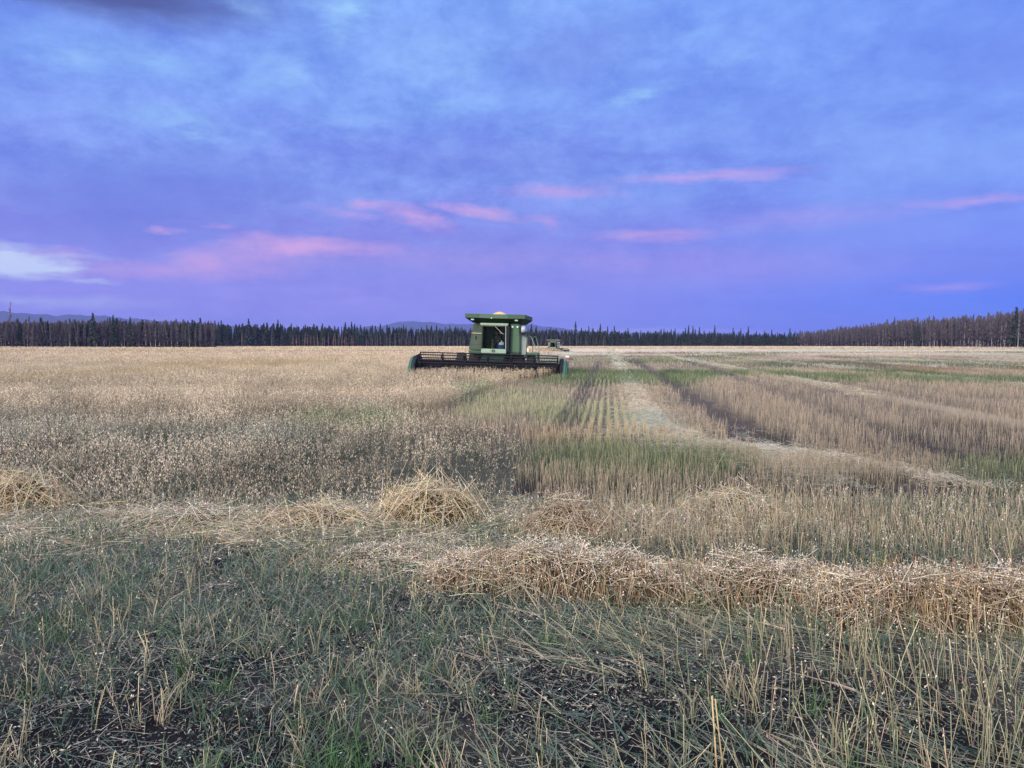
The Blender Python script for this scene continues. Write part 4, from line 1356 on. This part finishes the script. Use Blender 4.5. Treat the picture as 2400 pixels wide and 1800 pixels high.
    e = MB(); e.poly([(x, -1.421, z) for x, z in deer]); e.build('badge_mark', M['green_pale'], cab)
    # seat and console inside
    MB().box(-.27, .27, -.35, .12, 1.86, 1.98).box(-.26, .26, .05, .16, 1.98, 2.62).build('seat', M['cloth'], cab, .04)
    MB().tube([(0, -1.0, 1.5), (0, -.72, 2.15)], .035).tube([(.2 * math.cos(k * .3927), -.72 + .07 * math.sin(k * .3927), 2.16 + .19 * math.sin(k * .3927)) for k in range(17)], .016).build('steering_wheel', M['cloth'], cab)
    MB().box(.22, .74, -1.15, -.30, 1.50, 1.755).box(-.18, -.06, -1.2, -1.1, 1.5, 2.18).build('console', M['green_dusty'], cab, .02)
    # ---- grain tank with overhanging extensions
    cx = .08
    b = MB()
    W, H0, H1, H2 = 1.86, 3.33, 3.62, 3.87
    lo = [(-1.38, -1.0), (1.58, -1.0), (1.58, 2.4), (-1.38, 2.4)]
    mid = [(cx - W, -1.65), (cx + W, -1.65), (cx + W, 2.9), (cx - W, 2.9)]
    n = 4
    L0 = [b.bm.verts.new((x, y, H0)) for x, y in lo]; L1 = [b.bm.verts.new((x, y, H1)) for x, y in mid]
    for i in range(n): b.bm.faces.new((L0[i], L0[(i + 1) % n], L1[(i + 1) % n], L1[i]))
    b.bm.faces.new(L0[::-1])
    I1 = [b.bm.verts.new((cx + (x - cx) * .985, .62 + (y - .62) * .985, H1)) for x, y in mid]; I0 = [b.bm.verts.new((x * .97, .7 + (y - .7) * .97, H0 + .03)) for x, y in lo]
    for i in range(n): b.bm.faces.new((I0[(i + 1) % n], I0[i], I1[i], I1[(i + 1) % n]))
    for i in range(n): b.bm.faces.new((L1[i], L1[(i + 1) % n], I1[(i + 1) % n], I1[i]))
    b.bm.faces.new(I0)
    tank = b.build('grain_tank', M['green_dark'], root)
    MB().box(cx - W, cx - .98, -1.67, -1.63, H1 + .003, H2).build('tank_board', M['green'], tank, .008)
    MB().box(cx - .975, cx + .77, -1.675, -1.635, H1 + .003, H2 - .002).build('tank_board', M['green_worn'], tank, .008)
    MB().box(cx + .775, cx + W, -1.67, -1.63, H1 + .003, H2).build('tank_board', M['green'], tank, .008)
    MB().box(cx - W, cx - W + .04, -1.625, 2.9, H1 + .003, H2).build('tank_board', M['green'], tank, .008)
    MB().box(cx + W - .04, cx + W, -1.625, 2.9, H1 + .003, H2).build('tank_board', M['green_dusty'], tank, .008)
    MB().box(cx - W + .045, cx + W - .045, 2.86, 2.9, H1 + .003, H2).build('tank_board', M['green'], tank, .008)
    for lx in (-1.33, 1.40):
        MB().box(lx - .10, lx + .10, -1.62, -1.46, 3.47, 3.56).build('tank_lamp', M['lens'], tank, .02)
    MB().lathe_x([(-.03, .03), (.03, .03)], -.13, -1.68, 3.62, 12).build('tank_lamp', M['white'], tank)
    MB().tube([(.55, -.9, 3.34), (.55, -.95, 3.60)], .02, 6).box(-.6, -.45, -1.44, -1.40, 3.22, 3.28).box(.45, .6, -1.44, -1.40, 3.22, 3.28).build('cab_lamp', M['lens'], cab, .008)
    # ---- mirror, door, rails, steps at the ladder side
    mr = MB().lathe_x([(-.13, .12), (-.12, .20), (0, .215), (.12, .20), (.13, .12)], 1.80, -1.15, 2.98, 20).build('mirror', M['mirror'], root, 0, True)
    MB().box(1.67, 1.93, -1.22, -1.02, 2.66, 2.88).build('mirror_base', M['black'], mr, .03)
    MB().tube([(1.58, -1.0, 2.98), (1.68, -1.1, 2.95)], .02).box(1.56, 1.64, -1.1, -1.0, 2.72, 3.12).build('mirror_arm', M['black'], mr)
    MB().plate([(1.62, 1.42), (1.95, 1.30), (2.00, 2.45), (1.95, 2.60), (1.62, 2.62)], -.75, -.70).build('door', M['grey_glass'], root, .02)
    MB().tube([(2.02, -.6, 1.45), (2.02, -.6, 2.5), (2.08, -.6, 2.60), (2.2, -.6, 2.58), (2.33, -.6, 2.35), (2.5, -.6, 1.95), (2.62, -.6, 1.75), (2.66, -.6, 1.0)], .022).build('handrail', M['rail'], root)
    MB().tube([(2.28, .1, 1.5), (2.28, .1, 2.5), (2.36, .1, 2.58), (2.46, .1, 2.55), (2.56, .1, 2.3), (2.7, .1, 1.7), (2.74, .1, 1.05)], .022).build('handrail', M['rail'], root)
    MB().plate([(1.62, 1.30), (2.2, 1.44), (2.55, 1.44), (2.60, 1.1), (2.68, 1.1), (2.68, 1.55), (2.5, 1.58), (1.62, 1.50)], -.62, .9).build('platform', M['green_worn'], root, .01)
    MB().box(2.00, 2.13, -.72, -.64, 1.59, 1.86).build('marker_plate', M['cream'], root, .02)
    ld = MB()
    for sx_ in (2.3, 2.72): ld.tube([(sx_, -.45, 1.44), (sx_ + .1, -.45, .35)], .025, 6)
    for q in range(4): ld.tube([(2.32 + q * .02, -.45, 1.2 - q * .27), (2.74 + q * .02, -.45, 1.2 - q * .27)], .022, 6)
    ld.build('ladder', M['green_dark'], root)
    # ---- wheels
    def wheel(x, y, r, w, name='wheel'):
        e = MB().lathe_x([(-w * .30, r * .55), (-w * .48, r * .70), (-w * .5, r * .88), (-w * .40, r * .97), (0, r), (w * .40, r * .97), (w * .5, r * .88), (w * .48, r * .70), (w * .30, r * .55)], x, y, r, 44)
        for k in range(22):   # lugs
            for sgn in (-1, 1):
                a = k * 6.2832 / 22 + (0 if sgn > 0 else .14)
                p0 = (x + sgn * w * .04, y + math.cos(a) * r * .99, r + math.sin(a) * r * .99)
                p1 = (x + sgn * w * .46, y + math.cos(a + .16) * r * .95, r + math.sin(a + .16) * r * .95)
                e.tube([p0, p1], r * .035, 5)
        t = e.build(name, M['rubber'], root)
        MB().lathe_x([(-w * .28, 0.02), (-w * .1, r * .2), (-w * .2, r * .5), (-w * .32, r * .56), (w * .32, r * .56), (w * .2, r * .5), (w * .1, r * .2), (w * .28, .02)], x, y, r, 30).build('rim', M['yellow'], t)
    for x, w in ((-2.28, .50), (-1.40, .66), (1.42, .66), (2.22, .50)): wheel(x, .1, .72, w)
    for x in (-1.2, 1.2): wheel(x, 4.0, .50, .38)
    MB().tube([(-2.4, .1, .72), (2.4, .1, .72)], .11, 10).box(-1.0, 1.0, -.1, .3, .62, 1.02).build('axle', M['black'], root)
    # ---- feeder house down to the header
    MB().side([(-.6, 1.40), (.1, 1.3), (.1, .9), (-2.6, .30), (-2.6, .86), (-1.2, 1.32)], -.72, .72).build('feeder_house', M['green_dark'], root, .03)
    # ---- header
    hx = 4.42
    b = MB()
    b.side([(-2.60, .24), (-2.54, .24), (-2.54, .88), (-2.60, .88)], -hx, hx)
    b.side([(-3.75, .10), (-2.6, .20), (-2.6, .24), (-3.75, .14)], -hx, hx)
    b.tube([(-hx, -2.55, .90), (hx, -2.55, .90)], .06, 10)
    hd = b.build('header', M['black'], root)
    for s in (-1, 1):
        e = MB()
        e.side([(-2.5, .06), (-2.45, 1.02), (-2.75, 1.22), (-3.35, 1.18), (-3.85, .85), (-4.15, .40), (-4.25, .06)], s * (hx + .02), s * (hx + .30))
        e.build('end_divider', M['teal'], hd, .09)
        MB().side([(-2.55, .3), (-2.6, 1.30), (-3.3, 1.26), (-4.0, .72), (-4.1, .3)], s * (hx - .12), s * (hx + .018)).build('end_sheet', M['black'], hd, .02)
    b = MB().tube([(-hx + .15, -3.0, .44), (hx - .15, -3.0, .44)], .20, 14)
    for k in range(150):   # flighting
        a0 = k * .62; xx = -hx + .2 + k * (2 * hx - .4) / 150 * 1.0
        p = [(xx, -3.0 + math.cos(a0) * .19, .44 + math.sin(a0) * .19), (xx, -3.0 + math.cos(a0) * .31, .44 + math.sin(a0) * .31),
             (xx + .06, -3.0 + math.cos(a0 + .62) * .31, .44 + math.sin(a0 + .62) * .31), (xx + .06, -3.0 + math.cos(a0 + .62) * .19, .44 + math.sin(a0 + .62) * .19)]
        b.poly(p)
    b.build('auger', M['black'], hd)
    b = MB().box(-hx, hx, -3.80, -3.72, .09, .13)
    for k in range(118): b.hexa([(-hx + .04 + k * .077, -3.80, .10), (-hx + .08 + k * .077, -3.80, .10), (-hx + .06 + k * .077, -3.93, .11)], [(-hx + .04 + k * .077, -3.80, .125), (-hx + .08 + k * .077, -3.80, .125), (-hx + .06 + k * .077, -3.93, .12)])
    b.build('cutter_bar', M['black'], hd)
    # ---- reel: centre tube, six tined bats, seven spiders
    rc = (-3.45, .98); rr_ = .47; rx = 4.16
    reel = MB().tube([(-rx, rc[0], rc[1]), (rx, rc[0], rc[1])], .065, 12).build('reel', M['black'], root)
    for k in range(6):
        a = R(90 - 14 + 60 * k)
        y, z = rc[0] + math.cos(a) * rr_, rc[1] + math.sin(a) * rr_
        b = MB().tube([(-rx, y, z), (rx, y, z)], .034, 8)
        for q in range(57):
            tx = -rx + .06 + q * (2 * rx - .12) / 56
            b.tube([(tx, y, z), (tx, y - .05, z - .26)], .008, 4)
        b.build('bat', M['black'], reel)
    for q in range(7):
        sx_ = -rx + .03 + q * (2 * rx - .06) / 6
        b = MB()
        for k in range(6):
            a = R(90 - 14 + 60 * k); a2 = a + R(60)
            b.tube([(sx_, rc[0], rc[1]), (sx_, rc[0] + math.cos(a) * rr_, rc[1] + math.sin(a) * rr_)], .026, 6)
            b.tube([(sx_, rc[0] + math.cos(a) * rr_, rc[1] + math.sin(a) * rr_), (sx_, rc[0] + math.cos(a2) * rr_, rc[1] + math.sin(a2) * rr_)], .018, 5)
        b.build('spider', M['black'], reel)
    for s in (-1, 1):
        MB().tube([(s * (rx + .1), -2.5, 1.05), (s * (rx + .1), -3.0, 1.22), (s * (rx + .1), -3.5, .98)], .05, 8).build('reel_arm', M['black'], reel)
    # marker lamp on a stalk at the ladder-side end of the header
    mk = MB().box(hx + .10, hx + .34, -2.62, -2.54, 1.36, 1.46).build('marker_lamp', M['white'], hd, .02)
    MB().box(hx + .16, hx + .30, -2.61, -2.55, 1.20, 1.33).build('reflector', M['red'], hd, .01)
    MB().tube([(hx + .05, -2.56, .9), (hx + .2, -2.55, 1.36)], .015, 6).build('lamp_stalk', M['black'], hd)
    return root


main_c = build_combine()
far_c = copy_tree(main_c)
FAR_PAINT = worn('far_grey_paint', (0.085, 0.12, 0.10), (0.16, 0.17, 0.15), 0.5, 1.5, .8, .2)  # paler, greyer green for the far combine's body
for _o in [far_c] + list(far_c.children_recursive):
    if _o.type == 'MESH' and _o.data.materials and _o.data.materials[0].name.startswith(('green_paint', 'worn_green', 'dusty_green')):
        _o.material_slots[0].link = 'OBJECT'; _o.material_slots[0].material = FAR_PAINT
YAW, ROLL = -math.atan(ROW), R(1.55)
MAIN_AT = Vector((-1.02, 49.3, -0.02))
main_c.location = MAIN_AT
main_c.rotation_euler = (0, ROLL, YAW)
tag(main_c, 'green combine harvester with wide black reel cutting the oats in mid field', 'combine harvester', 'combine harvesters at work in the field')
far_c.location = (11.7, 219, float(rolling(np.array([11.7]), np.array([219.0]))[0]) + .12)
far_c.rotation_euler = (0, R(.4), YAW)
tag(far_c, 'small distant green combine harvester before the far treeline', 'combine harvester', 'combine harvesters at work in the field')


def place_in_combine(o):
    o.matrix_world = Matrix.Translation(MAIN_AT) @ Matrix.Rotation(YAW, 4, 'Z') @ Matrix.Rotation(ROLL, 4, 'Y')


# ---- load of grain heaped in the tank
def build_grain():
    n = 44
    b = MB()
    rings = []
    for j in range(15):
        q = j / 14
        ring = []
        for k in range(n):
            a = k * 6.2832 / n
            rx, ry = 1.30, 1.45
            z = 4.13 - .66 * q ** 1.25 + .02 * math.sin(a * 5 + j) * q
            if j == 0: z = 4.13
            ring.append(b.bm.verts.new((.05 + math.cos(a) * rx * q + .001 * math.cos(a), .62 + math.sin(a) * ry * q + .001 * math.sin(a), z - (.03 * (1 - q) if j == 0 else 0))))
        rings.append(ring)
    for a_, c_ in zip(rings, rings[1:]):
        for k in range(n): b.bm.faces.new((a_[k], a_[(k + 1) % n], c_[(k + 1) % n], c_[k]))
    b.bm.faces.new(rings[0])
    base = [b.bm.verts.new((v.co.x * .8, .62 + (v.co.y - .62) * .8, 3.40)) for v in rings[-1]]
    for k in range(n): b.bm.faces.new((rings[-1][k], rings[-1][(k + 1) % n], base[(k + 1) % n], base[k]))
    b.bm.faces.new(base[::-1])
    o = b.build('grain_heap', M['grain'], None, 0, True)
    tag(o, 'rounded tan heap of grain piled over the combine tank rim', 'grain')
    place_in_combine(o)


build_grain()


# ---- the driver behind the windshield
def build_driver():
    verts, edges, rad = [], [], []

    def v(p, r, parent=None):
        verts.append(p); rad.append(r)
        if parent is not None: edges.append((parent, len(verts) - 1))
        return len(verts) - 1
    pel = v((0, -.05, 2.06), .15)
    w = v((0, -.06, 2.22), .135, pel); ch = v((0, -.05, 2.42), .165, w); nb = v((0, -.07, 2.57), .075, ch)
    nk = v((0, -.08, 2.63), .055, nb); jaw = v((0, -.12, 2.70), .075, nk); hd = v((0, -.11, 2.80), .098, jaw); v((0, -.10, 2.88), .07, hd)
    v((0, -.215, 2.775), .016, hd)
    for s in (-1, 1):
        sh = v((s * .19, -.06, 2.51), .075, ch); elb = v((s * .27, -.22, 2.27), .05, sh); wr = v((s * .19, -.60, 2.24), .034, elb)
        pm = v((s * .185, -.66, 2.25), .04, wr)
        for f in range(4):
            fx = s * (.155 + f * .02)
            k1 = v((fx, -.71 - .008 * (f in (1, 2)), 2.27), .010, pm)
            k2 = v((fx, -.735 - .008 * (f in (1, 2)), 2.25), .009, k1); v((fx, -.73, 2.225), .008, k2)
        t1 = v((s * .15, -.67, 2.265), .011, pm); v((s * .135, -.70, 2.255), .009, t1)
        hp = v((s * .11, -.10, 2.06), .10, pel); kn = v((s * .17, -.55, 2.06), .07, hp); an = v((s * .17, -.66, 1.62), .045, kn); v((s * .18, -.80, 1.56), .04, an)
    me = bpy.data.meshes.new('person')
    me.from_pydata(verts, edges, [])
    o = bpy.data.objects.new('person', me); C.objects.link(o)
    mod = o.modifiers.new('skin', 'SKIN'); mod.use_smooth_shade = True
    for i, r_ in enumerate(rad): me.skin_vertices[0].data[i].radius = (r_, r_ * (.78 if i in (0, 1, 2) else 1))
    me.skin_vertices[0].data[0].use_root = True
    sb = o.modifiers.new('sub', 'SUBSURF'); sb.levels = sb.render_levels = 1
    # skin on head and hands, dark work clothes elsewhere
    m = bpy.data.materials.new('driver_surface'); m.use_nodes = True
    nt = m.node_tree; b = nt.nodes['Principled BSDF']; b.inputs['Roughness'].default_value = .85
    tc = nt.nodes.new('ShaderNodeTexCoord'); sx = nt.nodes.new('ShaderNodeSeparateXYZ'); nt.links.new(tc.outputs['Object'], sx.inputs[0])
    g1 = nt.nodes.new('ShaderNodeMath'); g1.operation = 'GREATER_THAN'; g1.inputs[1].default_value = 2.635; nt.links.new(sx.outputs[2], g1.inputs[0])
    g2 = nt.nodes.new('ShaderNodeMath'); g2.operation = 'LESS_THAN'; g2.inputs[1].default_value = -.60; nt.links.new(sx.outputs[1], g2.inputs[0])
    g3 = nt.nodes.new('ShaderNodeMath'); g3.operation = 'GREATER_THAN'; g3.inputs[1].default_value = 2.18; nt.links.new(sx.outputs[2], g3.inputs[0])
    g4 = nt.nodes.new('ShaderNodeMath'); g4.operation = 'MULTIPLY'; nt.links.new(g2.outputs[0], g4.inputs[0]); nt.links.new(g3.outputs[0], g4.inputs[1])
    g5 = nt.nodes.new('ShaderNodeMath'); g5.operation = 'MAXIMUM'; nt.links.new(g1.outputs[0], g5.inputs[0]); nt.links.new(g4.outputs[0], g5.inputs[1])
    mx = nt.nodes.new('ShaderNodeMix'); mx.data_type = 'RGBA'; nt.links.new(g5.outputs[0], mx.inputs[0])
    mx.inputs[6].default_value = (.03, .035, .045, 1); mx.inputs[7].default_value = (.40, .23, .16, 1)
    nt.links.new(mx.outputs[2], b.inputs['Base Color'])
    me.materials.append(m)
    # cap
    c = MB()
    n = 20; rings = []
    for (z, r_) in ((2.815, .112), (2.86, .110), (2.90, .092), (2.925, .05), (2.93, .004)):
        rings.append([c.bm.verts.new((math.cos(k * 6.2832 / n) * r_, -.11 + math.sin(k * 6.2832 / n) * r_ * 1.08, z)) for k in range(n)])
    for a_, b_ in zip(rings, rings[1:]):
        for k in range(n): c.bm.faces.new((a_[k], a_[(k + 1) % n], b_[(k + 1) % n], b_[k]))
    c.hexa([(-.08, -.20, 2.815), (.08, -.20, 2.815), (.06, -.31, 2.805), (-.06, -.31, 2.805)], [(-.08, -.20, 2.83), (.08, -.20, 2.83), (.06, -.31, 2.815), (-.06, -.31, 2.815)])
    c.build('cap', M['cloth'], o, 0, True)
    tag(o, 'driver in dark clothes and cap seated at the wheel of the near combine', 'person')
    place_in_combine(o)


build_driver()


# ---- blue jug with white top standing on the console inside the windshield
def build_jug():
    j = MB().box(.22, .60, -1.14, -.86, 1.757, 1.99).build('water_jug', M['blue'], None, .03)
    MB().plate([(.27, 1.993), (.57, 1.993), (.60, 2.15), (.30, 2.15)], -1.10, -.88).build('lid', principled('pale_lid', (.55, .66, .68), .5), j, .02)
    MB().lathe_x([(-.05, .02), (-.035, .05), (.035, .05), (.05, .02)], .44, -.99, 2.21, 14).build('knob', M['white'], j, 0, True)
    tag(j, 'blue jug with pale lid standing behind the combine windshield', 'jug')
    place_in_combine(j)


build_jug()


# ------------------------------------------------------------------ the air: one box of thin blue evening haze round camera and scene
def build_haze():
    o = MB().box(-9500, 9500, -400, 10200, -6, 300).build('haze', bpy.data.materials.new('evening_haze'))
    m = o.data.materials[0]
    m.use_nodes = True
    nt = m.node_tree
    nt.nodes.remove(nt.nodes['Principled BSDF'])
    v = nt.nodes.new('ShaderNodeVolumePrincipled')
    v.inputs['Color'].default_value = HAZE_COL
    v.inputs['Density'].default_value = HAZE_D
    v.inputs['Anisotropy'].default_value = 0.0
    nt.links.new(v.outputs[0], nt.nodes['Material Output'].inputs['Volume'])
    tag(o, 'thin blue evening haze over the field, forest and far hills', 'haze', kind='stuff')


HAZE_COL = (0.24, 0.29, 0.80, 1)
HAZE_D = 0.9e-4
build_haze()
